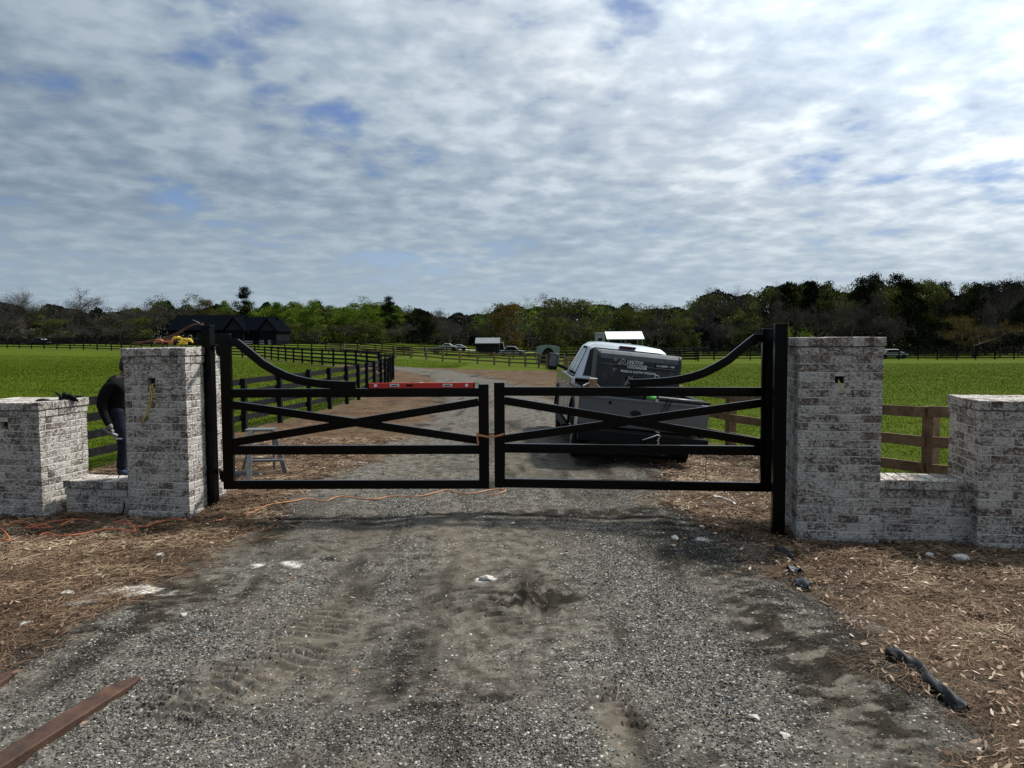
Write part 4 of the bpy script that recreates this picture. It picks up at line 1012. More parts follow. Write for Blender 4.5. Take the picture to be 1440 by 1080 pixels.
for i in range(4):                      # fingers of the left hand round the grinder
    yy = -.238 - .017 * i
    skinned('finger', [[((-.025 + .004 * i, yy, .715), .011), ((-.0, yy - .002, .69), .010), ((-.005, yy - .002, .665), .009), ((-.03, yy, .66), .008)]], M['glove'], man, 1)
skinned('thumb', [[((-.045, -.23, .75), .013), ((-.075, -.235, .72), .012), ((-.07, -.245, .69), .010)]], M['glove'], man, 1)
gl = skinned('glove', [[((-.055, -.27, .80), .045), ((-.045, -.27, .76), (.037, .05)), ((-.03, -.27, .705), (.028, .05))]], M['glove'], man)
gr = thing('angle_grinder', 'silver-grey hand grinder held low in the hidden worker\'s gloved left hand', 'grinder', (px0 - .04, py0 - .27, hz1(px0, py0) + .67))
MB().tube([(-.10, 0, .05), (-.04, 0, .02), (.05, 0, -.03), (.10, 0, -.05)], [.022, .026, .028, .026], 12).build('motor_body', M['steelgrey'], gr, smooth=True)
MB().lathe([(-.006, 0), (-.006, .055), (.006, .055), (.006, 0)], (.11, 0, -.09), 'z', 20).build('disc', M['steelgrey'], gr)

# ------------------------------------------------------------------ pickup
TK = thing('pickup_truck', 'silver crew-cab pickup parked on the drive behind the right gate leaf, tilted to the verge', 'pickup truck', (1.90, 11.55, -.075))
TK.rotation_euler = (0, R(6.0), R(0.2))
def arch(cy, r, z0, n=10, flip=False):
    return [(cy + r * math.cos(t), z0 + r * math.sin(t)) for t in np.linspace(math.pi, 0, n)]
out = [(.12, .60)] + [(.60, .60)] + arch(1.20, .50, .48) + [(1.72, .50), (4.38, .48)] + arch(4.95, .50, .48) + [(5.55, .52), (5.86, .60), (5.90, .95), (5.80, 1.17), (4.30, 1.28), (2.06, 1.27), (2.0, 1.16), (.05, 1.13), (.04, .75)]
for sx in (-1, 1):
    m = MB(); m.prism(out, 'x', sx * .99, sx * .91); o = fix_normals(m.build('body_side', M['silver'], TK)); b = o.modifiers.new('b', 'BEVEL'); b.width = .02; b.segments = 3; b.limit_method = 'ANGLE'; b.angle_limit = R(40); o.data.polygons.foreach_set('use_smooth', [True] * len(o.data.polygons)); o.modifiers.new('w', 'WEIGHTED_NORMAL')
    # dark arch lips and wells
    for cy in (1.20, 4.95):
        m = MB(); m.tube([(sx * .992, y, z) for y, z in arch(cy, .50, .48, 14)], .02, 6); m.build('arch_trim', M['black'], TK, smooth=True)
        m = MB(); m.prism(arch(cy, .49, .48) , 'x', sx * .60, sx * .905); m.build('wheel_well', M['darkin'], TK)
m = MB(); m.box((0, 4.88, .84), (1.815, 1.98, .60)); m.box((0, 3.05, .84), (1.815, 1.95, .72)); m.build('body_core', M['darkin'], TK)
m = MB(); m.prism([(4.02, 1.20), (4.28, 1.285), (5.0, 1.25), (5.74, 1.16), (5.86, 1.02), (5.86, 1.0), (4.1, 1.0)], 'x', -.908, .908); fix_normals(m.build('hood', M['silver'], TK, bevel=.02))
m = MB(); m.box((0, 5.88, .80), (1.5, .06, .36)); m.build('grille', M['blackgloss'], TK)
m = MB(); m.box((0, 5.95, .55), (1.96, .16, .22)); m.build('front_bumper', M['chrome'], TK, bevel=.03)
for sx in (-1, 1): MB().box((sx * .84, 5.86, .92), (.24, .12, .28)).build('headlight', M['glass_side'], TK, bevel=.02)
# cab greenhouse
B4 = [(-.93, 2.06, 1.24), (.93, 2.06, 1.24), (.93, 4.12, 1.24), (-.93, 4.12, 1.24)]
T4 = [(-.70, 2.30, 1.85), (.70, 2.30, 1.85), (.70, 3.50, 1.86), (-.70, 3.50, 1.86)]
C4 = [(-.60, 2.36, 1.905), (.60, 2.36, 1.905), (.60, 3.38, 1.925), (-.60, 3.38, 1.925)]
D4 = [(-.40, 2.45, 1.93), (.40, 2.45, 1.93), (.40, 3.20, 1.95), (-.40, 3.20, 1.95)]
V = B4 + T4; F = [(3, 2, 1, 0)] + [(i, (i + 1) % 4, 4 + (i + 1) % 4, 4 + i) for i in range(4)] + [(4, 5, 6, 7)]
o = meshobj('cab', V, F, M['silver_lit'], TK); b = o.modifiers.new('b', 'BEVEL'); b.width = .035; b.segments = 3; o.data.polygons.foreach_set('use_smooth', [True] * 6); o.modifiers.new('w', 'WEIGHTED_NORMAL')
T4b = [(x * .995, y + (.004 if y < 3 else -.004), z - .012) for x, y, z in T4]
V = T4b + C4 + D4; F = [(i + 4 * l, (i + 1) % 4 + 4 * l, 4 * l + 4 + (i + 1) % 4, 4 * l + 4 + i) for l in (0, 1) for i in range(4)] + [(8, 9, 10, 11)]
o = meshobj('roof', V, F, M['silver_lit'], TK, True)
def facequad(a, b, c, d, u0, u1, v0, v1, off, th=.006):
    a, b, c, d = map(Vector, (a, b, c, d)); n = (b - a).cross(d - a).normalized()
    def q(u, v): return a.lerp(b, u).lerp(d.lerp(c, u), v)
    return n, q
def glass(name, quad, polys, mtl, off=.004):
    a, b, c, d = map(Vector, quad); n = (b - a).cross(d - a).normalized()
    def q(u, v): return a.lerp(b, u).lerp(d.lerp(c, u), v) + n * off
    for pl_ in polys:
        k = len(pl_); top = [q(*p) for p in pl_]; bot = [p - n * (off + .004) for p in top]
        fix_normals(meshobj(name, top + bot, [tuple(range(k)), tuple(range(2 * k - 1, k - 1, -1))] + [(i, i + k, (i + 1) % k + k, (i + 1) % k) for i in range(k)], M[mtl], TK))
rear = (B4[0], B4[1], T4[1], T4[0])
glass('rear_window', rear, [[(.07, .12), (.93, .12), (.965, .88), (.92, .97), (.08, .97), (.035, .88)]], 'glass')
ls = (B4[3], B4[0], T4[0], T4[3])
glass('window_trim', ls, [[(.10, .02), (.92, .02), (.955, .86), (.89, .975), (.33, .985)]], 'black', .003)
glass('side_window', ls, [[(.17, .08), (.52, .08), (.52, .90), (.40, .92)], [(.56, .08), (.86, .08), (.90, .80), (.84, .90), (.56, .90)]], 'glass_side', .006)
rs = (B4[1], B4[2], T4[2], T4[1])
glass('side_window', rs, [[(.14, .08), (.44, .08), (.44, .90), (.16, .90)], [(.48, .08), (.83, .08), (.60, .92), (.48, .90)]], 'glass', .006)
glass('windshield', (B4[2], B4[3], T4[3], T4[2]), [[(.06, .06), (.94, .06), (.92, .93), (.08, .93)]], 'glass')
MB().box((0, 2.318, 1.885), (.30, .05, .035)).build('brake_light', M['tail'], TK, bevel=.008)
for sx in (-1, 1):
    for yy in (2.55, 3.36): MB().box((sx * .995, yy, 1.10), (.03, .18, .03)).build('door_handle', M['silver_lit'], TK, bevel=.006)
    for yy in (2.12, 2.98, 3.98): MB().box((sx * .9905, yy, .88), (.003, .012, .70)).build('door_seam', M['darkin'], TK)
    m = MB(); m.bar((sx * .93, 3.78, 1.34), (sx * 1.18, 3.76, 1.42), .05, .05); h = m.build('mirror_arm', M['blackgloss'], TK)
    MB().box((sx * 1.23, 3.74, 1.47), (.19, .10, .33)).build('mirror', M['blackgloss'], TK, bevel=.035, seg=3)
    MB().box((sx * 1.23, 3.686, 1.49), (.14, .004, .22)).build('mirror_glass', M['steelgrey'], TK)
    MB().box((sx * .985, .12, .98), (.02, .14, .28)).build('tail_lamp', M['tail'], TK, bevel=.01)
    MB().box((sx * .99, 3.0, .40), (.14, 1.9, .05)).build('running_board', M['black'], TK)
# bed
m = MB(); m.box((0, 1.05, .80), (1.815, 2.0, .05)); m.box((0, 2.03, .97), (1.815, .06, .34)); m.build('bed', M['darkin'], TK)
for sx in (-1, 1): MB().box((sx * .935, 1.02, 1.152), (.13, 1.96, .03)).build('bed_rail', M['black'], TK, bevel=.01)
tgm = MB(); tgm.prism([(.0, .70), (.012, .66), (.07, .66), (.07, 1.125), (-.012, 1.125), (-.02, 1.09), (.0, 1.05)], 'x', -.965, .965)
M['silver_shaded'] = mat('silver_paint_shaded', (.105, .112, .115), .45, .15, .5, .08, 3, coat=.2)  # the body silver again, darkened to paint the shade on the rear
tg = fix_normals(tgm.build('tailgate', M['silver_shaded'], TK, bevel=.008))
m = MB(); m.lathe([(-.006, 0), (-.006, .95), (.006, 1), (.006, 0)], (0, 0, 0), 'y', 28); o = m.build('badge', M['blackgloss'], tg); o.scale = (.085, .6, .045); o.location = (-.13, -.004, .90)
MB().box((-.53, -.004, 1.03), (.045, .01, .045)).build('camera_cover', M['black'], tg, bevel=.006)
MB().box((.04, -.003, .88), (.10, .004, .018)).build('nameplate', M['black'], tg)
m = MB(); m.box((0, -.06, .53), (1.96, .18, .19)); m.build('rear_bumper', M['black'], TK, bevel=.02)
m = MB(); m.box((0, -.05, .632), (1.3, .16, .012)); m.build('bumper_step', M['blackgloss'], TK)
m = MB(); m.box((.05, -.10, .40), (.09, .30, .09)); m.cyl((.05, -.24, .44), (.05, -.24, .50), .018, 10); m.build('hitch', M['black'], TK)
pts = [Vector((.22 + .02 * math.sin(i * 2), -.17, .60 - .012 * i * (1 + .15 * math.sin(i)))) for i in range(10)]
m = MB(); m.tube([(-.02, -.17, .53), (.10, -.175, .58), (.20, -.18, .63), (.25, -.18, .61)], .012, 8); m.tube(pts, .011, 6); m.build('safety_chain', M['chrome'], TK, smooth=True)
m = MB(); m.box((0, 3.0, .46), (.9, 5.0, .14)); m.cyl((-.8, 1.2, .44), (.8, 1.2, .44), .06, 10); m.box((0, 1.2, .44), (.3, .3, .28)); m.build('chassis', M['darkin'], TK)
m = MB(); m.cyl((-.35, .1, .42), (-.35, 1.3, .42), .04, 12); m.build('exhaust_pipe', M['alu'], TK, smooth=True)
wheel = None
for cy in (1.20, 4.95):
    for sx in (-1, 1):
        m = MB(); m.lathe([(-.13, .22), (-.135, .30), (-.125, .375), (-.10, .405), (.10, .405), (.125, .375), (.135, .30), (.13, .22)], (0, 0, 0), 'x', 32)
        w_ = m.build('wheel', M['black'], TK, smooth=True); w_.location = (sx * .83, cy, .405)
        m = MB(); m.lathe([(sx * .05, 0), (sx * .075, .05), (sx * .07, .09), (sx * .02, .12), (sx * .04, .20), (sx * .12, .235), (sx * .13, .222)], (0, 0, 0), 'x', 24)
        for k in range(6):
            t = k * math.pi / 3; m.bar((sx * .085, .04 * math.cos(t), .04 * math.sin(t)), (sx * .10, .21 * math.cos(t), .21 * math.sin(t)), .05, .03, (1, 0, 0))
        m.build('rim', M['alu'], w_, smooth=False)
# things in the bed, in the truck's tilted frame
TM = Matrix.Translation(TK.location) @ TK.rotation_euler.to_matrix().to_4x4()
def inbed(name, label, cat, loc, rz=0):
    o = thing(name, label, cat); o.matrix_world = TM @ Matrix.Translation(loc) @ Matrix.Rotation(rz, 4, 'Z'); return o
WD = inbed('welding_machine', 'large dark grey engine welder covered in stickers in the pickup bed', 'welder', (-.035, .72, .826))
hw, hh = .675, .985
prof = [(0, 0), (0, hh - .14), (.012, hh - .06), (.05, hh - .015), (.12, hh), (.50, hh), (.58, hh - .02), (.62, hh - .08), (.62, 0)]
k_ = MB(); k_.prism(prof, 'x', -hw, hw); fix_normals(k_.build('case', M['welder'], WD, bevel=.012, seg=3))
m = MB(); m.prism([(-.004, hh - .13), (.008, hh - .055), (.047, hh - .010), (.12, hh + .005), (.50, hh + .005), (.50, hh - .02), (.12, hh - .02), (.02, hh - .13)], 'x', -hw + .05, hw - .05); fix_normals(m.build('lid', M['welder_lit'], WD))
for sx in (-1, 1): m = MB(); m.prism([(y - .006 if y < .3 else y + .006, z + .006) for y, z in prof], 'x', sx * (hw + .004), sx * (hw - .045)); fix_normals(m.build('end_frame', M['welder'], WD, bevel=.01))
MB().box((0, -.006, hh - .215), (1.20, .008, .010)).build('seam', M['alu'], WD); MB().box((.1, -.006, hh - .235), (1.0, .006, .005)).build('seam', M['black'], WD)
def text(par, s, x, z, height, mtl, width=None, y=-.012, name='lettering'):
    cu = bpy.data.curves.new(name, 'FONT'); cu.body = s; cu.size = height; cu.extrude = .0015; cu.align_x = 'CENTER'; cu.align_y = 'CENTER'; cu.resolution_u = 3; cu.offset = height * .018
    t = bpy.data.objects.new(name, cu); COL.objects.link(t); dg = bpy.context.evaluated_depsgraph_get(); me = bpy.data.meshes.new_from_object(t.evaluated_get(dg)); bpy.data.objects.remove(t)
    o = bpy.data.objects.new(name, me); COL.objects.link(o); me.materials.clear(); me.materials.append(M[mtl]); o.parent = par; o.rotation_euler = (math.pi / 2, 0, 0); o.location = (x, y, z)
    w = max(v.co.x for v in me.vertices) - min(v.co.x for v in me.vertices)
    if width: o.scale = (width / w, 1, 1)
    return o
def plate(x, z, w, h, mtl, y=-.0055, par=WD): return MB().box((x, y, z), (w, .007, h)).build('decal', M[mtl], par)
plate(-.065, hh - .155, .29, .075, 'black'); text(WD, 'LINCOLN', -.065, hh - .157, .075, 'whitedecal', .25)
plate(-.03, hh - .225, .31, .06, 'whitedecal'); text(WD, 'ELECTRIC', -.03, hh - .226, .06, 'steelgrey', .26)
text(WD, 'CLASSIC 300', .42, hh - .175, .045, 'whitedecal', .30)
plate(.42, hh - .175, .34, .06, 'black', -.003)
text(WD, 'MOBILE & CUSTOM WELDING', -.0, hh - .31, .05, 'whitedecal', .56)
m = MB()
for a, b in (((-.33, -.20), (-.26, -.11)), ((-.26, -.11), (-.20, -.20)), ((-.33, -.20), (-.285, -.20)), ((-.245, -.20), (-.20, -.20)), ((-.285, -.20), (-.262, -.165)), ((-.262, -.165), (-.245, -.20))): m.bar((a[0], -.01, hh + a[1]), (b[0], -.01, hh + b[1]), .004, .018, (0, 1, 0))
m.build('decal', M['whitedecal'], WD)
m = MB(); m.prism([(-.43, hh - .275), (-.345, hh - .275), (-.375, hh - .315), (-.385, hh - .335), (-.40, hh - .315)], 'y', -.010, -.004); m.build('decal', M['steelgrey'], WD)
m = MB(); m.prism([(-.41, hh - .105), (-.36, hh - .105), (-.355, hh - .15), (-.385, hh - .165), (-.415, hh - .15)], 'y', -.010, -.004); m.build('decal', M['steelgrey'], WD)
plate(.06, hh - .52, .50, .26, 'black', -.003)
m = MB()                                # emblem: a crowned M of nested chevrons
def zig(pts, w=.010):
    for a, b in zip(pts[:-1], pts[1:]): m.bar((a[0], -.0105, hh + a[1]), (b[0], -.0105, hh + b[1]), .004, w, (0, 1, 0))
ex = -.115
zig([(ex - .075, -.62), (ex - .075, -.50), (ex - .045, -.46), (ex - .045, -.43)]); zig([(ex + .075, -.62), (ex + .075, -.50), (ex + .045, -.46), (ex + .045, -.43)])
zig([(ex - .028, -.44), (ex - .028, -.385), (ex, -.42), (ex + .028, -.385), (ex + .028, -.44)]); zig([(ex - .05, -.53), (ex - .05, -.46), (ex, -.51), (ex + .05, -.46), (ex + .05, -.53)])
zig([(ex - .075, -.62), (ex, -.545), (ex + .075, -.62)], .012); zig([(ex - .045, -.62), (ex, -.585), (ex + .045, -.62)]); zig([(ex - .075, -.62), (ex + .075, -.62)])
m.build('emblem', M['whitedecal'], WD)
text(WD, 'METAL ART', .13, hh - .45, .06, 'whitedecal', .28)
MB().tube([(.30 + .035 * math.cos(t), -.025, hh - .36 + .035 * math.sin(t)) for t in np.linspace(0, 6.28, 14)], .006, 6).build('lifting_ring', M['white'], WD, smooth=True)
MB().box((.42, -.012, hh - .54), (.09, .02, .02)).build('latch', M['alu'], WD); MB().box((.5, -.008, hh - .08 + .0), (.16, .006, .03)).build('vent', M['alu'], WD)
MB().box((.70, .10, .42), (.05, .06, .14)).build('side_marker', M['amber'], WD)
hs = inbed('hose_coil', 'coiled black welding hose heaped at the left end of the tailgate', 'hose', (-.60, .30, .826))
m = MB()
for j in range(7):
    m.tube([(.17 * math.cos(t) * (1 + .05 * math.sin(j * 2)) + .02 * math.sin(j), .13 * math.sin(t), .03 + .055 * j + .02 * math.sin(t + j)) for t in np.linspace(0, 6.28, 18)], .028, 7)
m.build('hose_loops', M['black'], hs, smooth=True)
bx = inbed('cardboard_box', 'small brown board block with white paper at the rear left bed corner', 'block', (-.80, .22, .83)); MB().box((0, 0, .26), (.11, .12, .50)).build('block_body', M['cardboard'], bx, bevel=.005)
m = MB(); m.bar((-.14, .0, .40), (-.05, 0, .46), .06, .012); m.bar((.05, 0, .46), (.12, 0, .40), .06, .012); m.bar((-.05, -.01, .525), (.06, -.01, .53), .10, .012); m.build('paper', M['white'], bx)
pr_ = inbed('padded_roll', 'long black padded roll lying along the tailgate top', 'roll', (0, .02, 1.160)); MB().tube([(-.62, 0, 0), (-.3, -.01, .003), (.0, -.005, 0), (.45, -.01, .0), (.86, 0, -.002)], .036, 14).build('roll_body', M['welder'], pr_, smooth=True)
gs = inbed('ratchet_strap', 'bright green ratchet strap wrapped on the black tailgate roll', 'strap', (0, .02, 1.160))
m = MB(); m.cyl((.0, 0, 0), (.15, -.002, 0), .042, 14); m.build('green_webbing', M['green'], gs, smooth=True); m = MB(); m.cyl((-.05, 0, 0), (.0, 0, 0), .046, 12); m.cyl((.15, 0, 0), (.19, 0, 0), .044, 12); m.build('ratchet', M['black'], gs)
MB().box((.16, -.05, -.03), (.04, .02, .05)).build('buckle', M['chrome'], gs)
tsx = inbed('tie_down', 'pair of thin black straps hanging down over the tailgate', 'strap', (0, -.035, 1.150))
for k in (0, .06): m = MB(); m.bar((.34 + k, .0, .03), (.24 + k, -.0, -.22), .008, .022, (0, 1, 0)); m.build('webbing', M['black'], tsx)

# ------------------------------------------------------------------ far buildings, shelters and cars
def gable_block(par, x0, x1, y0, y1, ze, zr, axis='x', over=.4, wall='barnwall', roof='roofdark', gab='gable', name='roof'):
    m = MB(); m.box(((x0 + x1) / 2, (y0 + y1) / 2, ze / 2), (x1 - x0, y1 - y0, ze)); m.build('wall', M[wall], par)
    if axis == 'x':
        yc = (y0 + y1) / 2; m = MB(); m.prism([(y0 - over, ze - .1), (yc, zr), (y1 + over, ze - .1), (y1 + over, ze - .3), (yc, zr - .25), (y0 - over, ze - .3)], 'x', x0 - over, x1 + over); fix_normals(m.build(name, M[roof], par))
        m = MB(); m.prism([(y0 + .05, ze), (yc, zr - .3), (y1 - .05, ze)], 'x', x0 + .02, x1 - .02); fix_normals(m.build('gable', M[gab], par))
    else:
        xc = (x0 + x1) / 2; m = MB(); m.prism([(x0 - over, ze - .1), (xc, zr), (x1 + over, ze - .1), (x1 + over, ze - .3), (xc, zr - .25), (x0 - over, ze - .3)], 'y', y0 - over, y1 + over); fix_normals(m.build(name, M[roof], par))
        m = MB(); m.prism([(x0 + .05, ze), (xc, zr - .3), (x1 - .05, ze)], 'y', y0 + .02, y1 - .02); fix_normals(m.build('gable', M[gab], par))
bz = gz(-52, 138)
BN = thing('barn', 'long dark barn with blue-black metal roof and small front gables, behind the left pasture', 'barn', (-62.3, 138, bz))
gable_block(BN, .4, 15.2, 1.5, 10, 2.9, 5.7, 'x', .6)
gable_block(BN, 13.0, 17.0, .2, 8.5, 2.7, 5.2, 'y', .4)
gable_block(BN, 14.8, 22, 1.9, 9.5, 2.8, 5.3, 'x', .5)
gable_block(BN, 20.2, 24.0, .6, 9.0, 2.6, 4.9, 'y', .35)
for x in (2.2, 5.6, 9.0, 12.2, 17.6, 19.6, 21.2): MB().box((x, 1.1, 1.35), (.22, .22, 2.7)).build('porch_post', M['barnwall'], BN)
for x, w in ((3.6, .8), (6.6, 1.0), (10.4, 1.2)): MB().box((x, 1.46, 1.4), (w, .08, 1.9)).build('door', M['darkin'], BN)
for x, w in ((14.0, 1.2), (16.2, 1.5), (17.9, 2.2), (21.0, .9), (22.6, .6)): MB().box((x, .15, .42), (w, .1, .84)).build('masonry_panel', M['stonebase'], BN)
BN.scale = (.83, 1, .97)
bz = gz(12, 108)
SH = thing('carport', 'open carport with a bright white metal roof seen above the pickup cab', 'carport', (P(853, 480, 108).x, 108, bz))
w_ = P(906, 480, 108).x - SH.location.x; zt = P(880, 466, 108).z - bz; zb = P(880, 476.5, 108).z - bz
m = MB(); m.prism([(-.3, zb), (2.2, zt), (4.7, zb), (4.7, zb - .12), (2.2, zt - .12), (-.3, zb - .12)], 'x', 0, w_); fix_normals(m.build('roof', M['metalroof'], SH)); 
for x in (.25, w_ * .5, w_ - .25):
    for y in (0, 4.4): MB().box((x, y, zb / 2 - .06), (.14, .14, zb - .12)).build('post', M['greypaint'], SH)
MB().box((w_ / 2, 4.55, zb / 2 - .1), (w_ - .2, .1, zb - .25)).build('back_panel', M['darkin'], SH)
m = MB(); m.box((w_ * .35, .02, zb - .75), (w_ * .6, .06, .3)); m.build('banner', M['whitedecal'], SH)
SB = thing('white_shed', 'small pale shed box left of the white carport roof', 'shed', (P(838, 480, 106).x, 106, gz(11, 106))); w2 = P(850, 480, 106).x - SB.location.x; z2 = P(845, 469, 106).z - SB.location.z
MB().box((w2 / 2, .6, z2 / 2), (w2, 1.2, z2)).build('wall', M['stonebase'], SB); MB().box((w2 / 2, .6, z2 + .06), (w2 + .2, 1.4, .12)).build('roof', M['metalroof'], SB); MB().box((w2 * .5, -.02, z2 * .7), (w2 * .5, .05, z2 * .25)).build('window', M['darkin'], SB)
def shed_at(name, label, cat, pxa, pxb, pyt, d, depth, roofm, wallm, rise=1.2):
    x0 = P(pxa, 480, d).x; x1 = P(pxb, 480, d).x; z0 = gz((x0 + x1) / 2, d); zt_ = P(pxa, pyt, d).z - z0
    o = thing(name, label, cat, (x0, d, z0)); W_ = x1 - x0; he = zt_ - rise
    m = MB(); m.prism([(-.3, he), (depth * .5, zt_), (depth + .3, he), (depth + .3, he - .12), (depth * .5, zt_ - .14), (-.3, he - .12)], 'x', 0, W_); fix_normals(m.build('roof', M[roofm], o))
    MB().box((W_ / 2, depth / 2 + .3, he / 2 - .07), (W_ - .5, depth - .7, he - .16)).build('wall', M[wallm], o)
    for x in (.2, W_ / 2, W_ - .2): MB().box((x, 0, he / 2 - .07), (.15, .15, he - .14)).build('post', M['gable'], o)
    return o
shed_at('field_shed', 'grey metal-roofed field shed in front of the trees left of the orange-green tree', 'shed', 668, 703, 475, 128, 5, 'greyroof', 'darkin', .9)
HS = thing('house', 'grey gabled house half hidden by bare trees above the right gate leaf', 'house', (P(985, 480, 150).x, 150, gz(38, 150)))
gable_block(HS, 0, 6.2, 0, 7, 4.2, P(1000, 446, 150).z - HS.location.z, 'y', .4, 'barnwall', 'roofdark', 'gable')
gable_block(HS, 5.6, 12.6, 1.0, 7.5, 3.6, P(1000, 452, 150).z - HS.location.z, 'x', .4, 'barnwall', 'roofdark', 'gable')
for x, z in ((1.4, 1.5), (4.4, 1.5), (3.0, 4.9)): f_ = MB().box((x, -.04, z), (.9, .08, 1.3)).build('window', M['gable'], HS); MB().box((x, -.09, z), (.7, .03, 1.1)).build('pane', M['glass_side'], f_)
for x in (7.0, 9.0, 11.0): MB().box((x, .95, 1.6), (.9, .08, 1.2)).build('window', M['glass_side'], HS)
MB().box((3.0, 3, P(1000, 443, 150).z - HS.location.z), (.8, .8, 1.6)).build('chimney', M['gable'], HS)
# rounded pale shelter
AS = thing('arched_shelter', 'pale green arched shelter with a dark round opening left of the pickup mirror', 'shelter', (P(755, 490, 84).x, 84, gz(2, 84)))
w3 = P(787, 490, 84).x - AS.location.x; h3 = P(770, 485, 84).z - AS.location.z
m = MB(); n = 14; rx = w3 * .36; cx_ = w3 * .5
outer = [(0, h3 * .93), (cx_, h3), (w3, h3 * .93), (w3, 0)]; inner = [(cx_ + rx * math.cos(t), h3 * .86 * math.sin(t)) for t in np.linspace(0, math.pi, n)]
m.prism([(0, 0), (0, h3 * .9), (w3 * .2, h3 * .97), (cx_, h3), (w3 * .8, h3 * .97), (w3, h3 * .9), (w3, 0)] + inner, 'y', 0, .25); m.build('shell', M['palegreen'], AS)
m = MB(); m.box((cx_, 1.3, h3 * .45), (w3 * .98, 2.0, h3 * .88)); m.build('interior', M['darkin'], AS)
def car(label, px, py, d, L=4.5, H=1.5, paint='whitepaint', rz=0.0, pick=False, grp='cars parked far beyond the fences'):
    x = P(px, py, d).x; o = thing('parked_car', label, 'car', (x, d, gz(x, d)), rz, grp)
    prof = [(-L / 2, .35), (-L / 2, .85), (-L * .32, .95), (-L * .20, H), (L * .12, H), (L * .26, .98), (L / 2, .82), (L / 2, .35)] if not pick else [(-L / 2, .45), (-L / 2, 1.05), (-L * .08, 1.08), (-L * .06, H), (L * .14, H), (L * .24, 1.1), (L / 2, 1.0), (L / 2, .45)]
    m = MB(); m.prism(prof, 'y', -.85, .85); fix_normals(m.build('body', M[paint], o, bevel=.06, seg=2))
    for s in (-1, 1):
        m = MB(); m.prism([(-L * .26, .98), (-L * .18, H - .08), (L * .10, H - .08), (L * .21, .98)] if not pick else [(-L * .04, 1.12), (-L * .03, H - .08), (L * .12, H - .08), (L * .20, 1.12)], 'y', s * .845, s * .862); m.build('window', M['glass'], o)
        for wx in (-L * .32, L * .32): MB().lathe([(-.1, 0), (-.1, .32), (.1, .32), (.1, 0)], (wx, s * .78, .33), 'y', 16).build('wheel', M['black'], o)
    return o
car('white car parked left of the grey field shed', 630, 486, 135, 3.0, 1.3)
car('small white car right of the first one left of the field shed', 646, 487, 138, 2.4, 1.2, 'whitepaint')
car('pale hatchback right of the field shed', 720, 487, 122, 4.2, 1.6, 'greypaint')
car('white van standing between the field shed and the pale hatchback', 706, 485, 130, 1.6, 2.1, 'whitepaint')
car('long dark car on the pale lane above the double black fence', 961, 478, 190, 8, 2.4, 'darkpaint', 0, False)
car('dark utility truck under the carport roof', 888, 478, 104, 4.6, 1.9, 'darkpaint', 0, True)
car('white car behind the far fence right of the tall right pillar', 1254, 492, 112, 4.2, 1.4, 'whitepaint')
car('pale car behind the far left fence', 57, 486, 150, 3.4, 1.3, 'greypaint')
tr = thing('flat_trailer', 'long low flatbed trailer left of the white cars', 'trailer', (P(591, 488, 122).x, 122, gz(-13, 122))); L3 = P(625, 488, 122).x - tr.location.x
MB().box((L3 / 2, 1, .75), (L3, 2, .12)).build('deck', M['alu'], tr)
for k in range(10): MB().box((L3 * (k + .5) / 10, .02, .98), (.06, .06, .34)).build('stake', M['alu'], tr)
for x in (L3 * .6, L3 * .72): MB().lathe([(-.12, 0), (-.12, .34), (.12, .34), (.12, 0)], (x, .1, .36), 'y', 14).build('wheel', M['black'], tr)

# ------------------------------------------------------------------ trees
def leafmat(name, stops, trans=.35): return attr_ramp_material(name, stops, rough=.95, spec=.0, trans=trans)
LM = {
 'spring': leafmat('spring_leaves', [(0, (.022, .042, .005)), (.5, (.072, .115, .014)), (.85, (.14, .195, .025)), (1, (.22, .26, .05))]),
 'olive': leafmat('olive_leaves', [(0, (.016, .022, .006)), (.5, (.050, .060, .017)), (.85, (.095, .105, .032)), (1, (.14, .14, .055))]),
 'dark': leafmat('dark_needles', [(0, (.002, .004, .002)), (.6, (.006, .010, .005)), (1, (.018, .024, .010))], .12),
 'grey': leafmat('grey_twigs', [(0, (.016, .015, .013)), (.6, (.046, .043, .037)), (1, (.10, .094, .082))], .2),
 'rusty': leafmat('budding_leaves', [(0, (.03, .024, .008)), (.5, (.075, .055, .016)), (.85, (.11, .085, .022)), (1, (.14, .13, .035))]),
}
def quads(C, size, rg, flat=.0):
    n = len(C); a = rg.normal(size=(n, 3)); a /= np.linalg.norm(a, axis=1)[:, None]; b = rg.normal(size=(n, 3)); b -= (a * b).sum(1)[:, None] * a; b /= np.linalg.norm(b, axis=1)[:, None]
    s = (size * (.5 + rg.random(n)))[:, None]; a = a * s; b = b * s * .6
    V = np.stack([C - a, C - b, C + a, C + b], 1).reshape(-1, 3); return V, np.arange(4 * n).reshape(-1, 4)
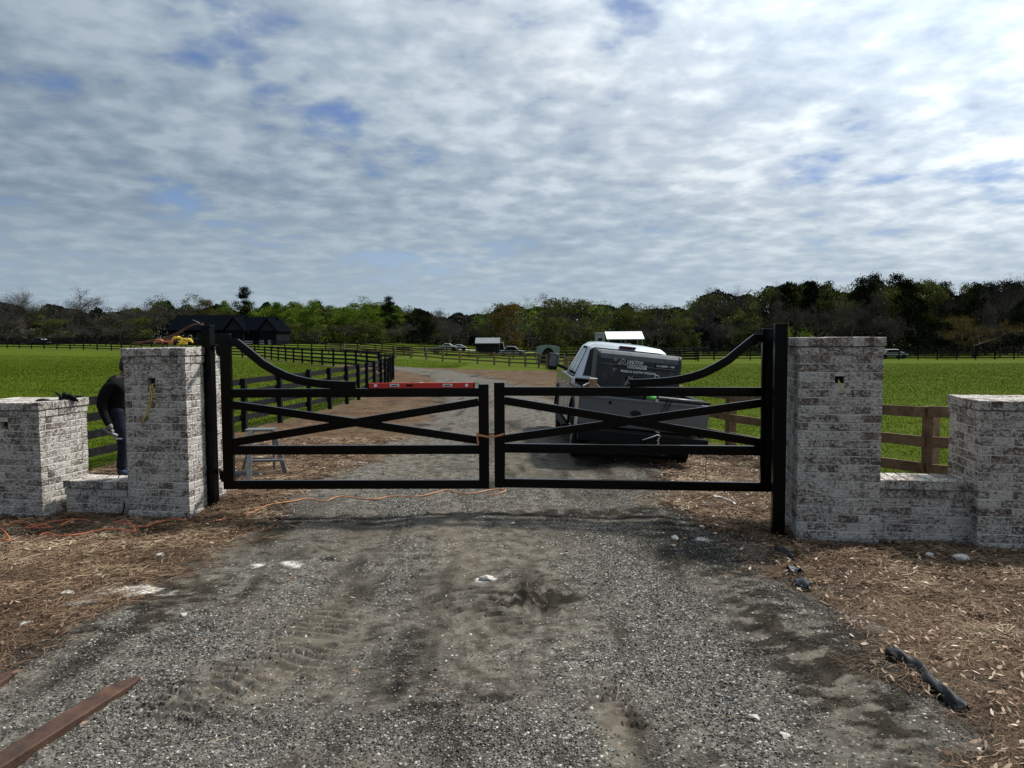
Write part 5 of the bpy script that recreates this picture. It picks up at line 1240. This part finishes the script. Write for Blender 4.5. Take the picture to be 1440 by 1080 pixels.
def branch_mesh(rg, kind):
    """trunk and limbs, unit height"""
    segs = []
    def grow(p, d, L, r, depth):
        n = 3; pts = [p]; 
        for i in range(n):
            d = d + rg.normal(size=3) * (.06 + .025 * depth); d[2] += .07; d /= np.linalg.norm(d); p = p + d * L / n; pts.append(p)
        segs.append((pts, r, r * .6))
        if depth >= (5 if kind == 'bare' else 2): return
        k = rg.integers(3, 5) if kind == 'bare' else 3
        for j in range(k):
            t = rg.uniform(.45, 1.0) if j else 1.0; q = pts[min(int(t * n), n)] if j else pts[-1]
            sp = .55 + .1 * rg.random(); nd = d + rg.normal(size=3) * sp; nd[2] = abs(nd[2]) * .8 + .15; nd /= np.linalg.norm(nd)
            grow(q, nd, L * rg.uniform(.58, .78), r * .55, depth + 1)
    grow(np.array([0, 0, -.02]), np.array([0, 0, 1.]), .30 if kind == 'bare' else .42, .0105 if kind == 'bare' else .016, 0)
    if kind == 'pine':
        segs.clear(); segs.append(([np.array([0, 0, -.02]), np.array([.01, 0, .4]), np.array([0, .01, .95])], .022, .006))
        for j in range(12):
            z = rg.uniform(.35, .9); a = rg.random() * 6.28; l = .22 * (1.1 - z); segs.append(([np.array([0, 0, z]), np.array([math.cos(a) * l, math.sin(a) * l, z + .05])], .006, .002))
    m = MB()
    for pts, r0, r1 in segs: m.tube([tuple(q) for q in pts], list(np.linspace(r0, r1, len(pts))), 5 if r0 > .006 else 3, cap=False)
    ends = np.array([s[0][-1] for s in segs if s[1] < .006]) if kind != 'pine' else None
    return m, ends
def make_tree(kind, lm, seed):
    rg = np.random.default_rng(seed); m, ends = branch_mesh(rg, 'bare' if kind == 'bare' else 'pine' if kind == 'pine' else 'leafy')
    zmax = max(v[2] for v in m.v) if kind == 'bare' else 1.0
    if kind == 'bare': m.v = [(x / zmax, y / zmax, z / zmax) for x, y, z in m.v]; ends = ends / zmax
    if kind == 'leafy':
        C = []
        for j in range(34):
            t = rg.random() * 6.28; zz_ = rg.uniform(.20, .93); rad = .30 * math.sqrt(max(.05, 1 - ((zz_ - .52) / .48) ** 2)) * rg.uniform(.3, 1.05)
            c = np.array([rad * math.cos(t), rad * math.sin(t), zz_]); R_ = rg.uniform(.07, .14); k = int(170)
            dr = rg.normal(size=(k, 3)); dr /= np.linalg.norm(dr, axis=1)[:, None]; C.append(c + dr * R_ * np.array([1.1, 1.1, .75]) * rg.random((k, 1)) ** .4)
        for j in range(16):
            t = rg.random() * 6.28; c = np.array([.3 * math.cos(t), .3 * math.sin(t), rg.uniform(.03, .3)]); C.append(c + rg.normal(size=(40, 3)) * .07)
        C = np.concatenate(C); V, F = quads(C, .0115, rg)
    elif kind == 'sparse':
        C = []; e = np.array([v for v in m.v]); 
        for j in range(60):
            t = rg.random() * 6.28; zz_ = rg.uniform(.35, 1.0); rad = .30 * math.sqrt(max(.05, 1 - ((zz_ - .6) / .42) ** 2)) * rg.uniform(.2, 1.05)
            C.append(np.array([rad * math.cos(t), rad * math.sin(t), zz_]) + rg.normal(size=(30, 3)) * np.array([.035, .035, .03]))
        C = np.concatenate(C); V, F = quads(C, .009, rg)
    elif kind == 'pine':
        C = []
        for j in range(46):
            zz_ = rg.uniform(.34, .99); t = rg.random() * 6.28; env = .26 * (1 - abs(zz_ - .58) / .50) ** .6 if zz_ < .98 else .04; rad = env * rg.uniform(.2, 1.0)
            c = np.array([rad * math.cos(t), rad * math.sin(t), zz_]); C.append(c + rg.normal(size=(150, 3)) * np.array([.05, .05, .022]) + np.array([0, 0, 1]) * 0)
        C = np.concatenate(C); V, F = quads(C, .0105, rg)
    elif kind == 'bare':
        j = rg.integers(0, len(ends), 5200); C = ends[j] + rg.normal(size=(5200, 3)) * .026; V, F = quads(C, .010, rg)
        V = V.reshape(-1, 4, 3); cc = V.mean(1, keepdims=True); dirv = rg.normal(size=(len(V), 1, 3)); dirv[..., 2] = np.abs(dirv[..., 2]); dirv /= np.linalg.norm(dirv, axis=2, keepdims=True)
        sgn = np.array([-1, -.05, 1, .05])[None, :, None]; sid = np.cross(dirv, rg.normal(size=(len(V), 1, 3))); sid /= np.linalg.norm(sid, axis=2, keepdims=True)
        V = cc + dirv * sgn * .022 + sid * np.array([0, .0012, 0, -.0012])[None, :, None]; V = V.reshape(-1, 3)
    elif kind == 'bush':
        C = []
        for j in range(22):
            t = rg.random() * 6.28; rad = .42 * rg.random() ** .5; c = np.array([rad * math.cos(t), rad * math.sin(t), rg.uniform(.12, .85) * (1 - .6 * rad)]); C.append(c + rg.normal(size=(110, 3)) * np.array([.10, .10, .08]))
        C = np.concatenate(C); C[:, 2] = np.abs(C[:, 2]); V, F = quads(C, .022, rg); m = MB(); m.tube([(0, 0, 0), (0, .02, .5)], [.03, .01], 6, cap=False); m.tube([(0, 0, .1), (.2, .02, .6)], [.02, .006], 5, cap=False); m.tube([(0, 0, .1), (-.2, .02, .6)], [.02, .006], 5, cap=False)
    clump = np.clip(.5 + .9 * (vnoise(C[:, 0] * 14 + seed, C[:, 2] * 14 + C[:, 1] * 9) - .5) + (rg.random(len(C)) - .5) * .6, 0, 1)
    me1 = bpy.data.meshes.new('trunk'); me1.from_pydata(m.v, [], m.f); me1.materials.append(M['trunk']); me1.update()
    o = npmesh('crown', V, F, LM[lm], attrs={'rnd': clump}); me2 = o.data; bpy.data.objects.remove(o)
    return me1, me2
TREES = {}
def tree(kind, lm, px, ytop, d, wpx, label, cat='tree', group=None, name=None, ybase=None):
    key = (kind, lm)
    TREES.setdefault(key, []); pool = TREES[key]
    if len(pool) < 3: pool.append(make_tree(kind, lm, 100 + 31 * len(pool) + hash_s(kind + lm))); me = pool[-1]
    else: me = random.choice(pool)
    x = P(px, 480, d).x; z = gz(x, d) - .1; H = P(px, ytop, d).z - z; w = wpx / 1080 * d / (.62 if kind != 'bush' else .95) 
    r = thing(name or 'tree', label, cat, (x, d, z), random.random() * 6.28, group); sc = Vector((w, w, H))
    a = me[1].copy() if False else me[1]
    c = bpy.data.objects.new('crown', me[1]); t = bpy.data.objects.new('trunk', me[0])
    for o in (c, t): COL.objects.link(o); o.parent = r; o.scale = sc
    return r
def hash_s(s): return sum(ord(c) * (i + 1) for i, c in enumerate(s)) % 997
# the ones that stand out
tree('bare', 'grey', 105, 403, 175, 75, 'tall bare tree standing highest in the left wood', name='bare_tree')
tree('bare', 'grey', 8, 404, 165, 60, 'bare tree at the left edge of the photo', name='bare_tree')
tree('bare', 'grey', 38, 409, 180, 60, 'bare tree between the left photo edge and the tallest bare tree', name='bare_tree')
tree('sparse', 'olive', 225, 417, 175, 56, 'light feathery tree left of the barn roof', name='leafing_tree')
tree('sparse', 'olive', 272, 415, 178, 44, 'light feathery tree rising behind the left end of the barn roof', name='leafing_tree')
tree('leafy', 'rusty', 291, 419, 180, 30, 'dark reddish round tree behind the barn roof', name='round_tree')
tree('pine', 'dark', 345, 405, 178, 36, 'dark pine standing alone above the right half of the barn', name='pine_tree')
tree('leafy', 'spring', 318, 422, 182, 30, 'yellow-green tree between the reddish tree and the dark pine', name='leafing_tree')
tree('leafy', 'spring', 435, 421, 165, 50, 'bright green tree right of the barn', name='leafing_tree')
tree('leafy', 'spring', 398, 424, 172, 44, 'green tree just right of the dark pine', name='leafing_tree')
tree('sparse', 'spring', 511, 416, 170, 34, 'pale green feathery tree left of the round dark pine', name='leafing_tree')
tree('pine', 'dark', 547, 418, 172, 30, 'round-topped dark pine near the middle of the skyline', name='pine_tree')
tree('leafy', 'dark', 592, 436, 165, 40, 'dark broad tree in the dip of the skyline', name='round_tree')
tree('bare', 'grey', 634, 431, 165, 36, 'bare tree with a clumped top in the dip of the skyline', name='bare_tree')
tree('leafy', 'rusty', 709, 423, 140, 52, 'round orange-green tree behind the field shed', name='round_tree')
tree('sparse', 'spring', 742, 421, 150, 44, 'bright yellow-green feathery tree right of the orange-green one', name='leafing_tree')
tree('leafy', 'olive', 782, 417, 158, 56, 'tall olive tree above the arched shelter', name='leafing_tree')
tree('sparse', 'olive', 764, 414, 162, 30, 'thin pale tree rising behind the tall olive one', name='leafing_tree')
tree('bush', 'dark', 940, 458, 135, 22, 'round clipped dark shrub right of the white carport', 'shrub', name='round_shrub')
tree('bare', 'grey', 1008, 422, 140, 64, 'bare spreading tree in front of the distant house', name='bare_tree')
tree('bush', 'spring', 1101, 446, 112, 28, 'bright green bush behind the left edge of the tall right pillar', 'shrub', name='leafing_bush')
tree('bush', 'spring', 1128, 449, 110, 28, 'bright green bush just above the top of the tall right pillar', 'shrub', name='leafing_bush')
tree('bare', 'rusty', 1370, 444, 112, 78, 'low pinkish bare tree spreading against the dark right wood', name='bare_tree')
tree('bare', 'grey', 1415, 383, 130, 70, 'tall bare tree at the right photo edge', name='bare_tree')
tree('bare', 'grey', 1385, 392, 132, 50, 'bare tree left of the one at the right photo edge', name='bare_tree')
PROF = [(-250, 415), (-60, 415), (0, 425), (40, 432), (80, 430), (150, 433), (190, 430), (240, 424), (280, 424), (330, 428), (400, 425), (450, 425), (500, 426), (545, 424), (575, 434), (605, 441), (650, 438), (690, 440), (712, 432), (750, 430), (800, 421), (850, 421), (880, 427), (930, 430), (965, 430), (985, 412), (1030, 404), (1060, 403), (1090, 398), (1115, 394), (1160, 391), (1200, 397), (1230, 388), (1260, 387), (1300, 392), (1335, 404), (1360, 394), (1400, 396), (1440, 394), (1500, 390), (1700, 385)]
PX_, PY_ = zip(*PROF)
def kinds(px):
    if px < 200: return [('bare', 'grey', 'b'), ('bare', 'grey', 'b'), ('leafy', 'olive', 'o'), ('sparse', 'grey', 'g')]
    if px < 330: return [('leafy', 'olive', 'o'), ('sparse', 'grey', 'g'), ('bare', 'grey', 'b')]
    if px < 560: return [('leafy', 'spring', 's'), ('leafy', 'olive', 'o'), ('leafy', 'spring', 's')]
    if px < 680: return [('leafy', 'dark', 'd'), ('bare', 'grey', 'b'), ('sparse', 'grey', 'g'), ('leafy', 'olive', 'o')]
    if px < 980: return [('leafy', 'olive', 'o'), ('sparse', 'olive', 'o'), ('bare', 'grey', 'b'), ('sparse', 'spring', 's')]
    if px < 1080: return [('sparse', 'grey', 'g'), ('leafy', 'olive', 'o'), ('bare', 'grey', 'b')]
    return [('pine', 'dark', 'p'), ('pine', 'dark', 'p'), ('leafy', 'dark', 'd'), ('bare', 'grey', 'b'), ('leafy', 'olive', 'o')]
ADJ = {'b': ('bare_tree', 'bare grey-brown tree'), 'o': ('leafing_tree', 'dull olive tree'), 'g': ('leafing_tree', 'thin greyish tree'), 's': ('leafing_tree', 'fresh green tree'), 'd': ('round_tree', 'dark leafy tree'), 'p': ('pine_tree', 'black-green pine')}
def region(px):
    for lim, t in ((200, 'in the wood left of the barn'), (330, 'behind the left half of the barn'), (560, 'in the green wood right of the barn'), (680, 'in the dip of the middle skyline'), (980, 'in the wood behind the pickup'), (1080, 'round the distant house'), (1600, 'in the dark wood of the right pasture')):
        if px < lim: return t
    return 'beyond the right photo edge'
px = -30
while px < 1470:
    k = random.choice(kinds(px)); top = np.interp(px, PX_, PY_); d = np.interp(px, [0, 600, 900, 1060, 1150, 1440], [182, 178, 172, 158, 138, 134]) + random.uniform(-6, 8)
    nm, ad = ADJ[k[2]]
    tree(k[0], k[1], px, top + random.uniform(-3, 5), d, random.uniform(38, 62), f'{ad} {region(px)}', name=nm, group=f'{ad}s {region(px)}')
    px += random.uniform(13, 21)
px = -20
while px < 1460:                        # the lower front row
    if 225 < px < 405 or 590 < px < 740 or 840 < px < 915 or 980 < px < 1045: px += 12; continue
    top = np.interp(px, PX_, PY_) + random.uniform(14, 34); d = np.interp(px, [0, 600, 900, 1060, 1150, 1440], [160, 156, 152, 145, 122, 118]) + random.uniform(-4, 4)
    c = random.choice([('bare', 'grey', 'b'), ('leafy', 'olive', 'o')] if px < 1100 else [('bare', 'grey', 'b'), ('leafy', 'dark', 'd'), ('bare', 'grey', 'b')]); nm, ad = ADJ[c[2]]
    tree(c[0], c[1], px, top, d, random.uniform(34, 52), f'lower {ad} at the front {region(px)}', name=nm, group=f'lower {ad}s {region(px)}')
    px += random.uniform(24, 38)
# undergrowth and the depth of the wood behind
def woodland(name, label, n, dfun, tlo, thi, size, lm, seed, skip=()):
    rg = np.random.default_rng(seed); px_ = rg.uniform(-260, 1700, n)
    for a, b in skip: 
        k = (px_ > a) & (px_ < b); px_[k] = rg.uniform(0, 200, k.sum())
    d = dfun(px_) + rg.uniform(0, 26, n); top = np.interp(px_, PX_, PY_) + 9 * (vnoise(px_ / 14, px_ * 0) - .5) * 2
    x = (px_ - 720) / 1080 * d; z0 = g(x, d); zt_ = CAMH + (474 - .006 * (px_ - 720) - top) / 1080 * d; t = rg.random(n) ** .9
    z = z0 + (zt_ - z0) * (tlo + (thi - tlo) * t); C = np.stack([x, d, z], -1); V, F = quads(C, size, rg)
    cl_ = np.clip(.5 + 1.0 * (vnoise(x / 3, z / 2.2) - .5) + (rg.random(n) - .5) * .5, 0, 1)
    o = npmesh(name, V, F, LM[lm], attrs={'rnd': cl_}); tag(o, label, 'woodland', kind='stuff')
far = lambda p: np.interp(p, [0, 600, 900, 1060, 1150, 1440], [192, 188, 180, 165, 146, 142])
woodland('far_woodland', 'dark mass of woodland closing the view behind the separate trees', 170000, far, -.02, .90, .36, 'dark', 1)
woodland('far_brush', 'grey brush and saplings along the foot of the woods', 26000, lambda p: far(p) - 16, -.02, .42, .28, 'grey', 2, skip=((220, 410), (660, 720), (835, 1045)))
